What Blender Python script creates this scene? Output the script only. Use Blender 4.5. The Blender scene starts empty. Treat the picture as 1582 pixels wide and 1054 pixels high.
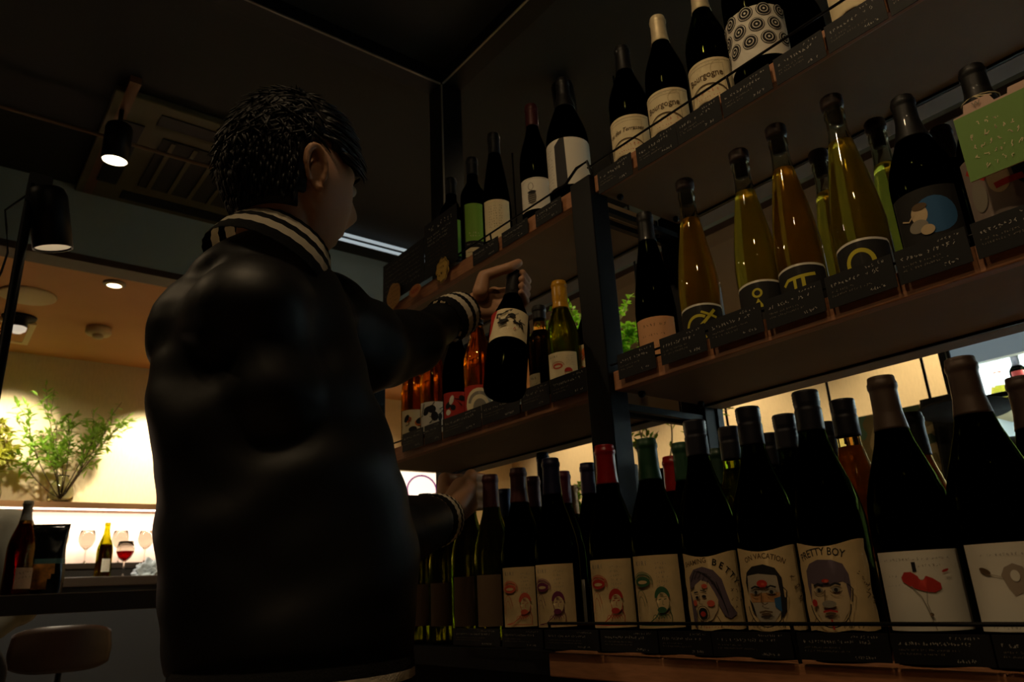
import bpy, bmesh, math, random
from mathutils import Vector, Matrix, noise
random.seed(7)
PI = math.pi
sc = bpy.context.scene
col = sc.collection

# ------------------------------------------------------------------ camera
FPX, CX, CY, CAMH = 1138.47, 791.0, 527.0, 0.95
YAW, PITCH, ROLL = -0.890967, 0.324300, -0.0531728
F = Vector((math.sin(YAW)*math.cos(PITCH), math.cos(YAW)*math.cos(PITCH), math.sin(PITCH)))
_r0 = F.cross(Vector((0, 0, 1))).normalized(); _u0 = _r0.cross(F)
CR = math.cos(ROLL)*_r0 + math.sin(ROLL)*_u0
CU = -math.sin(ROLL)*_r0 + math.cos(ROLL)*_u0
CAM = Vector((0, 0, CAMH))
cd = bpy.data.cameras.new('camera'); cam = bpy.data.objects.new('camera', cd); col.objects.link(cam)
M = Matrix((( CR.x, CU.x, -F.x, 0), (CR.y, CU.y, -F.y, 0), (CR.z, CU.z, -F.z, CAMH), (0, 0, 0, 1)))
cam.matrix_world = M
cd.sensor_width = 36; cd.lens = FPX/1582*36; cd.clip_start = 0.02
cd.dof.use_dof = True; cd.dof.focus_distance = 1.05; cd.dof.aperture_fstop = 9
sc.camera = cam
sc.view_settings.view_transform = 'Standard'; sc.view_settings.look = 'None'
sc.view_settings.gamma = 1; sc.view_settings.use_curve_mapping = False
sc.view_settings.exposure = 0.0
w = bpy.data.worlds.new('world'); sc.world = w; w.use_nodes = True
w.node_tree.nodes['Background'].inputs[0].default_value = (0.55, 0.65, 0.6, 1)
w.node_tree.nodes['Background'].inputs[1].default_value = 0.0025
sc.cycles.max_bounces = 12; sc.cycles.transmission_bounces = 10; sc.cycles.glossy_bounces = 5
sc.cycles.diffuse_bounces = 4
sc.cycles.sample_clamp_indirect = 3.0; sc.cycles.caustics_refractive = True; sc.cycles.caustics_reflective = False
sc.cycles.use_denoising = True

def ray(x, y): return F + CR*((x-CX)/FPX) - CU*((y-CY)/FPX)
def aty(x, y, Y): d = ray(x, y); return CAM + d*(Y/d.y)
def atx(x, y, X): d = ray(x, y); return CAM + d*(X/d.x)
def atz(x, y, z): d = ray(x, y); return CAM + d*((z-CAMH)/d.z)
VN = Vector((-.934, .357, 0))
def onp(x, y, D): d = ray(x, y); return CAM + d*(D/d.dot(VN))
def atd(x, y, dep): return CAM + ray(x, y)*dep

# ------------------------------------------------------------------ materials
def lin(c):
    return tuple(((v/12.92) if v <= .04045 else ((v+.055)/1.055)**2.4) for v in c)
def rgb(h): return lin((int(h[0:2], 16)/255, int(h[2:4], 16)/255, int(h[4:6], 16)/255))
MC = {}
def mat(name, hexc, rough=.5, metal=0, trans=0, ior=1.45, coat=0, emit=None, es=0, nscale=0, namt=0, bump=0, bscale=200, sheen=0, stretch=None, spec=.5):
    if name in MC: return MC[name]
    m = bpy.data.materials.new(name); m.use_nodes = True; MC[name] = m
    nt = m.node_tree; b = nt.nodes['Principled BSDF']; c = rgb(hexc)+(1,)
    b.inputs['Base Color'].default_value = c; b.inputs['Roughness'].default_value = rough
    b.inputs['Metallic'].default_value = metal; b.inputs['Transmission Weight'].default_value = trans
    b.inputs['IOR'].default_value = ior; b.inputs['Coat Weight'].default_value = coat; b.inputs['Coat Roughness'].default_value = .05
    b.inputs['Specular IOR Level'].default_value = spec
    b.inputs['Sheen Weight'].default_value = sheen
    if emit: b.inputs['Emission Color'].default_value = rgb(emit)+(1,); b.inputs['Emission Strength'].default_value = es
    tc = nt.nodes.new('ShaderNodeTexCoord')
    def coords():
        mp = nt.nodes.new('ShaderNodeMapping'); nt.links.new(tc.outputs['Object'], mp.inputs[0])
        if stretch: mp.inputs['Scale'].default_value = stretch
        return mp.outputs[0]
    if namt:
        n = nt.nodes.new('ShaderNodeTexNoise'); n.inputs['Scale'].default_value = nscale; n.inputs['Detail'].default_value = 5
        nt.links.new(coords(), n.inputs['Vector'])
        r = nt.nodes.new('ShaderNodeMapRange'); r.inputs[3].default_value = 1-namt; r.inputs[4].default_value = 1+namt
        r.inputs[1].default_value = .3; r.inputs[2].default_value = .7
        nt.links.new(n.outputs[0], r.inputs[0])
        mx = nt.nodes.new('ShaderNodeVectorMath'); mx.operation = 'SCALE'; mx.inputs[0].default_value = c[:3]
        nt.links.new(r.outputs[0], mx.inputs['Scale']); nt.links.new(mx.outputs[0], b.inputs['Base Color'])
    if bump:
        n = nt.nodes.new('ShaderNodeTexNoise'); n.inputs['Scale'].default_value = bscale; n.inputs['Detail'].default_value = 4
        nt.links.new(coords(), n.inputs['Vector'])
        bp = nt.nodes.new('ShaderNodeBump'); bp.inputs['Strength'].default_value = bump; bp.inputs['Distance'].default_value = .002
        nt.links.new(n.outputs[0], bp.inputs['Height']); nt.links.new(bp.outputs[0], b.inputs['Normal'])
    return m
def glassmat(name, hexc, rough=.02, ior=1.45):
    if name in MC: return MC[name]
    m = bpy.data.materials.new(name); m.use_nodes = True; MC[name] = m
    nt = m.node_tree; nt.nodes.clear()
    o = nt.nodes.new('ShaderNodeOutputMaterial'); g = nt.nodes.new('ShaderNodeBsdfGlass')
    g.inputs[0].default_value = rgb(hexc)+(1,); g.inputs[1].default_value = rough; g.inputs[2].default_value = ior
    nt.links.new(g.outputs[0], o.inputs[0]); return m
def cloudy(name, hexc, hexg, f=.35):
    # liquid that is slightly cloudy: clear refraction mixed with translucent scattering
    if name in MC: return MC[name]
    m = bpy.data.materials.new(name); m.use_nodes = True; MC[name] = m
    nt = m.node_tree; nt.nodes.clear()
    o = nt.nodes.new('ShaderNodeOutputMaterial'); g = nt.nodes.new('ShaderNodeBsdfGlass')
    g.inputs[0].default_value = rgb(hexg)+(1,); g.inputs[1].default_value = .05; g.inputs[2].default_value = 1.34
    t = nt.nodes.new('ShaderNodeBsdfTranslucent'); t.inputs[0].default_value = rgb(hexc)+(1,)
    d = nt.nodes.new('ShaderNodeBsdfDiffuse'); d.inputs[0].default_value = rgb(hexc)+(1,)
    a = nt.nodes.new('ShaderNodeMixShader'); a.inputs[0].default_value = .5
    nt.links.new(t.outputs[0], a.inputs[1]); nt.links.new(d.outputs[0], a.inputs[2])
    b = nt.nodes.new('ShaderNodeMixShader'); b.inputs[0].default_value = f
    nt.links.new(g.outputs[0], b.inputs[1]); nt.links.new(a.outputs[0], b.inputs[2]); nt.links.new(b.outputs[0], o.inputs[0])
    return m

M_wood = mat('shelf_edge_wood', 'a87450', .55, nscale=30, namt=.18, bump=.1, stretch=(1, 8, 8))
M_under = mat('shelf_underside_board', '8c7558', .7, nscale=12, namt=.06)
M_steel = mat('black_steel', '060607', .45, metal=0, spec=.2)
M_steelback = mat('grey_steel', '566068', .5, metal=.1)
M_cream = mat('cream_paper', 'e2d2a8', .75, nscale=40, namt=.04)
M_tan = mat('tan_paper', 'd0b584', .8, nscale=60, namt=.07)
M_white = mat('white_paper', 'dcd6c6', .75)
M_ink = mat('black_ink', '141210', .8)
M_brown = mat('brown_ink', '5a452a', .8)
M_greyink = mat('grey_ink', '8a8272', .8)
M_redink = mat('red_ink', 'b02a1c', .8)
M_purink = mat('purple_ink', '6a2048', .8)
M_pinkink = mat('coral_ink', 'c8553c', .8)
M_greenink = mat('green_ink', '2f5a3a', .8)
M_hairink = mat('slate_purple_ink', '5c4d58', .8)
M_blueink = mat('blue_ink', '2a5a86', .8)
M_orangeink = mat('orange_ink', 'd26a26', .8)
M_skinink = mat('pale_skin_ink', 'c2aa84', .8)
M_yelink = mat('yellow_ink', 'c0b428', .7)
M_lime = mat('lime_paper', '7fae3c', .7, nscale=8, namt=.05)
M_chalk = mat('chalkboard', '111113', .6, spec=.3)
M_chalkink = mat('chalk_white', 'b4b0a6', .9)
M_core = mat('dark_wine', '070303', .15)
M_jacket = mat('black_satin', '050506', .52, bump=.12, bscale=60, spec=.25)
M_rib = mat('black_rib_knit', '0c0b0b', .9, bump=.4, bscale=400)
M_stripe = mat('cream_rib_knit', 'f0e6d2', .9, bump=.4, bscale=400)
M_skin = mat('skin', 'ac8060', .55, nscale=25, namt=.06)
M_hair = mat('black_hair', '0a0807', .5, spec=.3)
M_trouser = mat('black_trousers', '060607', .9)

# ------------------------------------------------------------------ mesh helpers
def tag(o, label=None, cat=None, group=None, kind=None):
    if label: o['label'] = label
    if cat: o['category'] = cat
    if group: o['group'] = group
    if kind: o['kind'] = kind
    return o
def thing(name, label, cat, loc=(0, 0, 0), group=None):
    o = bpy.data.objects.new(name, None); o.empty_display_size = .05; o.location = loc; col.objects.link(o)
    return tag(o, label, cat, group)
def link(name, bm, mats, parent=None, smooth=False, loc=None):
    me = bpy.data.meshes.new(name)
    bm.to_mesh(me); bm.free()
    for m in (mats if isinstance(mats, (list, tuple)) else [mats]): me.materials.append(m)
    if smooth: me.polygons.foreach_set('use_smooth', [True]*len(me.polygons))
    o = bpy.data.objects.new(name, me); col.objects.link(o)
    if parent: o.parent = parent
    if loc is not None: o.location = loc
    return o
def struct(name, bm, m, smooth=False, label=None):
    return tag(link(name, bm, m, None, smooth), label, kind='structure')
def box(bm, a, b, mi=0, bev=0):
    x0, x1 = sorted((a[0], b[0])); y0, y1 = sorted((a[1], b[1])); z0, z1 = sorted((a[2], b[2]))
    v = [bm.verts.new(p) for p in ((x0,y0,z0),(x1,y0,z0),(x1,y1,z0),(x0,y1,z0),(x0,y0,z1),(x1,y0,z1),(x1,y1,z1),(x0,y1,z1))]
    fs = [bm.faces.new([v[i] for i in f]) for f in ((3,2,1,0),(4,5,6,7),(0,1,5,4),(1,2,6,5),(2,3,7,6),(3,0,4,7))]
    for f in fs: f.material_index = mi
    if bev:
        es = list({e for f in fs for e in f.edges}); bmesh.ops.bevel(bm, geom=es, offset=bev, segments=2, affect='EDGES', profile=.5)
    return fs
def newbox(a, b, bev=0):
    bm = bmesh.new(); box(bm, a, b, 0, bev); return bm
def lathe(bm, prof, seg=36, c=(0, 0, 0), mi=0, ax=None, close=True):
    """prof: list of (r,z); ax: optional rotation matrix"""
    rings = []; c = Vector(c)
    def P(v): return c + (ax @ v if ax is not None else v)
    for r, z in prof:
        if r < 1e-6: rings.append([bm.verts.new(P(Vector((0, 0, z))))])
        else: rings.append([bm.verts.new(P(Vector((r*math.cos(2*PI*i/seg), r*math.sin(2*PI*i/seg), z)))) for i in range(seg)])
    for a, b in zip(rings, rings[1:]):
        for i in range(seg):
            j = (i+1) % seg
            if len(a) == 1 and len(b) == 1: continue
            if len(a) == 1: f = (a[0], b[j], b[i])
            elif len(b) == 1: f = (a[i], a[j], b[0])
            else: f = (a[i], a[j], b[j], b[i])
            try: bm.faces.new(f).material_index = mi
            except ValueError: pass
def frame(d):
    d = d.normalized(); up = Vector((0, 0, 1)) if abs(d.z) < .95 else Vector((1, 0, 0))
    x = up.cross(d).normalized(); y = d.cross(x)
    return Matrix((x, y, d)).transposed()
def tube(bm, pts, rad, seg=8, mi=0):
    pts = [Vector(p) for p in pts]; n = len(pts)
    if not isinstance(rad, (list, tuple)): rad = [rad]*n
    rings = []
    for i, p in enumerate(pts):
        d = (pts[min(i+1, n-1)]-pts[max(i-1, 0)]); fr = frame(d)
        rings.append([bm.verts.new(p+fr @ Vector((rad[i]*math.cos(2*PI*k/seg), rad[i]*math.sin(2*PI*k/seg), 0))) for k in range(seg)])
    for a, b in zip(rings, rings[1:]):
        # align start index
        k0 = min(range(seg), key=lambda k: (a[0].co-b[k].co).length)
        for i in range(seg):
            f = bm.faces.new((a[i], a[(i+1) % seg], b[(i+1+k0) % seg], b[(i+k0) % seg])); f.material_index = mi
    bm.faces.new(rings[0][::-1]).material_index = mi; bm.faces.new(rings[-1]).material_index = mi
def ball(bm, c, r, seg=14, rg=8):
    m = Matrix.Translation(c)
    r = Vector(r) if isinstance(r, (list, tuple, Vector)) else Vector((r, r, r))
    bmesh.ops.create_uvsphere(bm, u_segments=seg, v_segments=rg, radius=1, matrix=m @ Matrix.Diagonal((*r, 1)))
def capsule(bm, a, b, ra, rb, seg=14):
    a = Vector(a); b = Vector(b); ball(bm, a, ra, seg); ball(bm, b, rb, seg)
    n = 6; tube(bm, [a.lerp(b, i/n) for i in range(n+1)], [ra+(rb-ra)*i/n for i in range(n+1)], seg)
def eggbox(bm, c, R, r):  # oriented ellipsoid
    bmesh.ops.create_uvsphere(bm, u_segments=20, v_segments=12, radius=1, matrix=Matrix.Translation(c) @ R.to_4x4() @ Matrix.Diagonal((*r, 1)))
def fuse(bm, voxel, smooth_it=4, displace=None):
    """join overlapping closed pieces into one continuous surface"""
    me = bpy.data.meshes.new('tmp'); bm.to_mesh(me); bm.free()
    o = bpy.data.objects.new('tmp', me); col.objects.link(o)
    md = o.modifiers.new('r', 'REMESH'); md.mode = 'VOXEL'; md.voxel_size = voxel; md.use_smooth_shade = True
    if smooth_it:
        s = o.modifiers.new('s', 'SMOOTH'); s.factor = .5; s.iterations = smooth_it
    dg = bpy.context.evaluated_depsgraph_get(); dg.update()
    nm = bpy.data.meshes.new_from_object(o.evaluated_get(dg))
    bpy.data.objects.remove(o); bpy.data.meshes.remove(me)
    out = bmesh.new(); out.from_mesh(nm); bpy.data.meshes.remove(nm)
    if displace:
        out.normal_update()
        for v in out.verts: v.co += v.normal*displace(v.co)
    return out

# ------------------------------------------------------------------ flat artwork wrapped on labels and cards
FONT = {}
def text_polys(s, size, cond=1.0, shear=0):
    k = (s, size, cond, shear)
    if k not in FONT:
        cu = bpy.data.curves.new('t', 'FONT'); cu.body = s; cu.size = size; cu.resolution_u = 2; cu.align_x = 'CENTER'; cu.shear = shear; cu.offset = size*.012
        o = bpy.data.objects.new('t', cu); col.objects.link(o)
        dg = bpy.context.evaluated_depsgraph_get(); dg.update()
        me = bpy.data.meshes.new_from_object(o.evaluated_get(dg))
        FONT[k] = ([(v.co.x*cond, v.co.y) for v in me.vertices], [list(p.vertices) for p in me.polygons])
        bpy.data.objects.remove(o); bpy.data.curves.remove(cu); bpy.data.meshes.remove(me)
    return FONT[k]
class Art:
    def __init__(s, base):
        s.bm = bmesh.new(); s.mats = [base]; s.L = 0
    def mi(s, m):
        if m not in s.mats: s.mats.append(m)
        return s.mats.index(m)
    def lay(s): s.L += 1; return 0.00022*min(s.L, 14)
    def poly(s, pts, m, z=None):
        z = s.lay() if z is None else z
        vs = [s.bm.verts.new((x, y, z)) for x, y in pts]
        f = s.bm.faces.new(vs); f.material_index = s.mi(m); f.normal_update()
        if f.normal.z < 0: f.normal_flip()
        bmesh.ops.triangulate(s.bm, faces=[f])
        return s
    def rect(s, x0, y0, x1, y1, m, z=None): return s.poly([(x0, y0), (x1, y0), (x1, y1), (x0, y1)], m, z)
    def ell(s, cx, cy, rx, ry, m, a0=0, a1=360, n=22, z=None, rot=0):
        c, q = math.cos(math.radians(rot)), math.sin(math.radians(rot)); P = []
        for i in range(n+(0 if a1-a0 == 360 else 1)):
            t = math.radians(a0+(a1-a0)*i/n); x, y = rx*math.cos(t), ry*math.sin(t); P.append((cx+x*c-y*q, cy+x*q+y*c))
        return s.poly(P, m, z)
    def line(s, pts, wd, m, z=None, close=False):
        z = s.lay() if z is None else z; k = s.mi(m)
        if close: pts = list(pts)+[pts[0]]
        prev = None
        for i, p in enumerate(pts):
            a = pts[max(i-1, 0)]; b = pts[min(i+1, len(pts)-1)]
            if close and i in (0, len(pts)-1): a = pts[-2]; b = pts[1]
            dx, dy = b[0]-a[0], b[1]-a[1]; l = math.hypot(dx, dy) or 1; nx, ny = -dy/l*wd/2, dx/l*wd/2
            cur = (s.bm.verts.new((p[0]-nx, p[1]-ny, z)), s.bm.verts.new((p[0]+nx, p[1]+ny, z)))
            if prev: s.bm.faces.new((prev[0], cur[0], cur[1], prev[1])).material_index = k
            prev = cur
        return s
    def arc(s, cx, cy, rx, ry, a0, a1, wd, m, n=16, z=None):
        return s.line([(cx+rx*math.cos(math.radians(a0+(a1-a0)*i/n)), cy+ry*math.sin(math.radians(a0+(a1-a0)*i/n))) for i in range(n+1)], wd, m, z)
    def text(s, t, x, y, size, m, rot=0, cond=1.0, arcr=None, shear=0):
        V, Fs = text_polys(t, size, cond, shear); z = s.lay(); k = s.mi(m); vs = []
        c, q = math.cos(math.radians(rot)), math.sin(math.radians(rot))
        for px, py in V:
            if arcr:
                a = px/arcr; r = arcr+py; px, py = r*math.sin(a), r*math.cos(a)-arcr
            vs.append(s.bm.verts.new((x+px*c-py*q, y+px*q+py*c, z)))
        for f in Fs:
            try: s.bm.faces.new([vs[i] for i in f]).material_index = k
            except ValueError: pass
        return s
    def scrawl(s, x0, y, x1, h, m, seed, wd=None, rot=0, gap=.45):
        """illegible handwriting: rows of small strokes"""
        rn = random.Random(seed); x = x0; z = s.lay(); wd = wd or h*.13
        c, q = math.cos(math.radians(rot)), math.sin(math.radians(rot))
        while x < x1:
            gw = h*rn.uniform(.5, .9)
            for _ in range(rn.randint(2, 3)):
                ax, ay = x+rn.uniform(0, gw), rn.uniform(0, h); bx, by = x+rn.uniform(0, gw), rn.uniform(0, h)
                mx, my = (ax+bx)/2+rn.uniform(-.2, .2)*h, (ay+by)/2+rn.uniform(-.2, .2)*h
                P = [(x0+(u-x0)*c-v*q, y+(u-x0)*q+v*c) for u, v in ((ax, ay), (mx, my), (bx, by))]
                s.line(P, wd, m, z)
            x += gw+h*(gap if rn.random() < .8 else 1.2)
        return s
    def scale(s, kx, ky=None):
        for v in s.bm.verts: v.co.x *= kx; v.co.y *= (ky or kx)
        return s
    def wrap(s, name, R, z0, az, parent, thick=.0004):
        """bend onto a cylinder of radius R; art centre faces azimuth az (radians)"""
        xs = [v.co.x for v in s.bm.verts]; st = .0045; k = math.floor(min(xs)/st)+1
        while k*st < max(xs):
            bmesh.ops.bisect_plane(s.bm, geom=s.bm.verts[:]+s.bm.edges[:]+s.bm.faces[:], plane_co=(k*st, 0, 0), plane_no=(1, 0, 0)); k += 1
        for v in s.bm.verts:
            r = R+thick+v.co.z; a = az+v.co.x/R; v.co = Vector((r*math.cos(a), r*math.sin(a), z0+v.co.y))
        return link(name, s.bm, s.mats, parent, True)
    def flat(s, name, parent=None, M=None):
        """stand upright facing -Y"""
        for v in s.bm.verts: v.co = Vector((v.co.x, -v.co.z, v.co.y))
        if M is not None: s.bm.transform(M)
        return link(name, s.bm, s.mats, parent)

# ------------------------------------------------------------------ THE SETTING
M_dark = mat('dark_painted_ceiling', '151612', .8, nscale=3, namt=.1)
M_bluegrey = mat('blue_grey_paint', '8c9a98', .8, nscale=2, namt=.06)
M_orange = mat('warm_ceiling_board', 'c08a55', .75, nscale=4, namt=.04)
M_beige = mat('woven_beige_wallcovering', 'd2bf98', .9, bump=.35, bscale=260, nscale=90, namt=.05, stretch=(1, 1, .25))
M_floor = mat('worn_oak_floor', '8f7c66', .6, nscale=3, namt=.15)
M_trimbrown = mat('dark_brown_trim', '3a2614', .7)
XW, XB, ZC, ZO, YW = -5.29, -3.66, 2.88, 2.5, 4.2
struct('floor', newbox((XW, -3, -.1), (2.5, YW, 0)), M_floor)
struct('wall_left', newbox((XW-.1, -3, 0), (XW, YW+.1, ZO)), M_beige, label='beige woven wall behind the bar, lit from the ledge')
struct('wall_back', newbox((XW, YW, 0), (2.5, YW+.1, ZC)), M_beige, label='beige wall beyond the wine rack')
struct('wall_right', newbox((2.4, -3, 0), (2.5, YW, ZC)), M_dark)
struct('wall_front', newbox((XW, -3.1, 0), (2.5, -3, ZC)), M_dark)
struct('ceiling', newbox((XB, -3, ZC), (2.5, YW, ZC+.1)), M_dark, label='dark ceiling over the shop')
YS = 2.75
struct('ceiling_lowered', newbox((XW, -3, ZO), (XB-.12, YW, ZO+.08)), M_orange, label='lowered warm brown ceiling over the bar')
struct('ceiling_back', newbox((XB-.119, YS+.12, ZO), (2.4, YW, ZO+.08)), mat('shade_brown_ceiling', '4c3e30', .8), label='lowered ceiling behind the rack, coloured darker for dim light')  # warm ceiling continued, with the dimness put into a darker brown
bm = bmesh.new(); box(bm, (XB-.02, -3, ZO+.03), (XB, YS, ZC)); box(bm, (XB-.02, YS, ZO+.03), (2.4, YS+.02, ZC))
struct('trim_1', bm, M_bluegrey, label='blue grey face where the ceiling steps down')
bm = bmesh.new(); box(bm, (XB-.12, -3, ZO-.004), (XB+.004, YS, ZO+.03)); box(bm, (XB, YS-.004, ZO-.004), (2.4, YS+.12, ZO+.03))
struct('trim_2', bm, M_trimbrown, label='dark brown edge of the lowered ceiling')
# steel glazing frame: corner column with beams under the ceiling
Pc = atz(687, 125, ZC); cx, cy = Pc.x, Pc.y
g = bmesh.new(); box(g, (cx-.045, cy-.045, 0), (cx+.045, cy+.045, ZC-.002))
struct('trim_3', g, M_steel, label='black steel corner column behind the rack')
g = bmesh.new(); box(g, (cx-.04, -2.6, ZC-.06), (cx+.04, cy-.05, ZC-.001)); box(g, (cx+.05, cy-.04, ZC-.06), (2.3, cy+.04, ZC-.001))
struct('trim_4', g, M_steel, label='black steel beams under the dark ceiling')
M_edge = mat('bare_steel_edge', '8f8a80', .35, metal=.6)
g = bmesh.new(); box(g, (cx+.04, -2.6, ZC-.066), (cx+.046, cy-.05, ZC-.06)); box(g, (cx+.05, cy-.046, ZC-.066), (2.3, cy-.04, ZC-.06)); box(g, (cx+.045, cy-.05, .1), (cx+.05, cy-.045, ZC-.07))
struct('trim_5', g, M_edge, label='thin bare steel lips of the beams and column')

# ------------------------------------------------------------------ LIGHTS
def spot(name, loc, tgt, power, color, size=1.2, blend=.6, rad=.03, parent=None):
    l = bpy.data.lights.new(name, 'SPOT'); l.energy = power; l.color = color; l.spot_size = size; l.spot_blend = blend; l.shadow_soft_size = rad
    o = bpy.data.objects.new(name, l); o.location = loc; col.objects.link(o)
    o.rotation_euler = (Vector(tgt)-Vector(loc)).to_track_quat('-Z', 'Y').to_euler(); return o
def point(name, loc, power, color, rad=.03):
    l = bpy.data.lights.new(name, 'POINT'); l.energy = power; l.color = color; l.shadow_soft_size = rad
    o = bpy.data.objects.new(name, l); o.location = loc; col.objects.link(o); return o
def area(name, loc, tgt, power, color, sx, sy):
    l = bpy.data.lights.new(name, 'AREA'); l.shape = 'RECTANGLE'; l.size = sx; l.size_y = sy; l.energy = power; l.color = color
    o = bpy.data.objects.new(name, l); o.location = loc; col.objects.link(o)
    o.rotation_euler = (Vector(tgt)-Vector(loc)).to_track_quat('-Z', 'Y').to_euler(); return o
WARM = (1, .70, .38); WARM2 = (1, .80, .55)
M_lensdim = mat('lamp_lens_dim', 'e8dcc0', .5, emit='ffe2b4', es=.35)
M_lens = mat('lamp_lens', 'fff0d0', .4, emit='ffe0b0', es=60)
M_lensw = mat('warm_led_lens', 'fff4dc', .4, emit='ffe6b8', es=12)
def can(name, label, top, direction, L, r, lens, power=0, color=WARM2, size=1.4, group=None, stem=None, rad=.03):
    """cylindrical track spotlight: top end point, pointing direction"""
    t = thing(name, label, 'spotlight', top, group); d = Vector(direction).normalized(); ax = frame(d)
    b = bmesh.new(); lathe(b, [(0, 0), (r*.8, 0), (r*.9, .004), (r, .02), (r, L), (r*.9, L), (r*.9, L-.012), (0, L-.012)], 32, ax=ax)
    hs = link('lamp_housing', b, M_steel, t, True)
    b = bmesh.new(); lathe(b, [(0, L-.010), (r*.88, L-.010), (r*.88, L-.004), (0, L-.004)], 32, ax=ax); link('lens', b, lens, hs)
    b = bmesh.new(); s = Vector(stem or (0, 0, .12)); tube(b, [s, s*.3, Vector((0, 0, 0))+d*L*.3], .009); link('bracket', b, M_steel, t)
    if power:
        p = Vector(top)+d*(L+.01); spot('spot_light', p, p+d, power, color, size, .7, rad)
    return t
# ceiling track with the lit spotlight seen at upper left
A0 = atz(197, 190, ZC-.02); A1 = atz(118, 334, ZC-.02)
b = bmesh.new(); box(b, (min(A0.x, A1.x)-.1, A1.y-.02, ZC-.03), (A0.x+.3, A1.y+.02, ZC-.001))
tr = tag(link('lighting_track', b, mat('bronze_track', '6b4a30', .5, metal=.3)), 'bronze lighting track on the dark ceiling at upper left', 'lighting track')
Pt = atz(176, 251, ZC-.26)
can('track_spotlight', 'lit black track spotlight with glowing round lens, below the ceiling cassette', Pt+Vector((.02, 0, .16)), (-.06, 0, -1), .16, .05, M_lensw, 20, WARM2, 1.5, stem=(0, 0, .08))
# lamps further along the ceiling, behind and beside the viewer
LP = [((-.40, -.08, 2.70), (-.66, 1.0, 1.45), 13, 1.3), ((.35, -.35, 2.70), (.05, 1.0, 1.4), 9, 1.0), ((-2.1, -1.0, 2.72), (-1.05, .35, 1.5), 11, .7)]
for (p, tg, pw, sz), lb in zip(LP, ('black track spotlight over the middle of the wine rack, above the frame', 'black track spotlight over the right bay, outside the frame', 'black track spotlight left of the viewer, aimed at the person')):
    can('track_spotlight', lb, p, Vector(tg)-Vector(p), .16, .045, M_lens, pw, WARM, sz, stem=(0, 0, .15))

for k, p in enumerate(((-.35, -.30, ZC), (.9, -.9, ZC))):  # added lamps: bounce fill off the floor onto the board undersides
    t = thing('downlight', ('added fill downlight in the dark ceiling right above the viewer', 'added fill downlight in the dark ceiling behind the viewer')[k], 'downlight', p)
    b = bmesh.new(); lathe(b, [(.04, -.001), (.07, -.001), (.068, -.01), (.045, -.014), (.04, -.008)], 28); link('trim_ring', b, M_steel, t, True)
    b = bmesh.new(); lathe(b, [(0, -.002), (.039, -.002), (.039, -.006), (0, -.006)], 24); link('lens', b, M_lensw, t)
    spot('downlight_light', (p[0], p[1], ZC-.03), (p[0], p[1], 0), (70, 50)[k], WARM, 1.0, .5, .05)

# ------------------------------------------------------------------ WINE RACK (posts, boards, rails) standing on a low counter
DF, DB = .95, 1.20
ZM, ZU, TH = 1.278, 1.683, .036
ZMT, ZUT = ZM+TH, ZU+TH
ZB = .854
def rel(x, y): d = ray(x, y); return d.z/d.y
cn = thing('display_counter', 'low counter with a reddish wood front edge under the front row of wine bottles', 'counter', (-.6, 1.1, 0))
cn_off = Vector((.6, -1.1, 0))
def cbox(name, a, b, m, bev=0):
    bm = newbox(a, b, bev); bm.transform(Matrix.Translation(cn_off)); return link(name, bm, m, cn)
XE = aty(848, 1020, .80).x
cbox('wood_top', (XE, .80, ZB-.034), (.45, 1.5, ZB), M_wood, .002)
cbox('dark_top', (-1.95, .815, ZB-.034), (XE-.001, 1.5, ZB), M_chalk)
cbox('cabinet_body', (-1.93, .86, 0), (.43, 1.48, ZB-.036), mat('black_cabinet', '0b0b0c', .8))
rk = thing('wine_rack', 'tall black steel wine rack with wooden boards, full of bottles', 'shelving', (-.9, 1.07, ZB))
ro = Vector((.9, -1.07, -ZB))
def rpart(name, bm, m):
    bm.transform(Matrix.Translation(ro)); return link(name, bm, m, rk)
XL0, XP0, XP1, XR1 = -1.80, -.947, -.890, .36
for x0, x1, ztop in ((XP0, XP1, None), (XL0-.055, XL0, None), (XR1, XR1+.055, None)):
    zt = ZUT+.003 if x0 < 0 else ZUT+.5
    rpart('post', newbox((x0, DF-.012, ZB), (x1, DF+.035, zt), .002), M_steel)
    rpart('rear_post', newbox((x0, DB+.005, ZB), (x1, DB+.04, zt), .002), M_steel)
    rpart('post_cover', newbox((x1-.014, DB+.041, ZB), (x1+.004, DB+.06, zt), .001), M_steelback)
def board(x0, x1, zb):
    f = bmesh.new(); box(f, (x0, DF, zb), (x1, DF+.02, zb+TH), 0, .0015); rpart('wood_edge', f, M_wood)
    f = bmesh.new(); box(f, (x0, DF+.0205, zb+.001), (x1, DB, zb+TH)); rpart('board', f, M_under)
    f = bmesh.new(); box(f, (x0, DB+.0005, zb-.003), (x1, DB+.006, zb+TH)); rpart('rear_gap', f, M_steel)
    f = bmesh.new(); box(f, (x0, DB+.010, zb-.002), (x1, DB+.056, zb+.016)); rpart('rear_rail', f, mat('pale_rail', '98928a', .6))
for zb in (ZM, ZU):
    board(XL0+.001, XP0-.001, zb); board(XP1+.001, XR1-.001, zb)
    # side rods between front and rear posts
    f = bmesh.new()
    for x in (XP0+.01, XP1-.01): box(f, (x-.006, DF+.036, zb-.03), (x+.006, DB+.004, zb-.018))
    rpart('side_rod', f, M_steel)
    f = bmesh.new()
    for x in (XP1+.02, XP0-.02):
        for yy in (DF+.05, DB-.03): ball(f, (x, yy, zb-.004), .007, 10, 6)
    rpart('bolt', f, M_steel)
def rail(x0, x1, z, y=None, hooks=()):
    y = y or DF-.003; f = bmesh.new(); tube(f, [(x0, y, z), (x1, y, z)], .0022, 8)
    for h in hooks: tube(f, [(h, y, z), (h, y+.008, z-.05)], .0022, 8)
    return f
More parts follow.
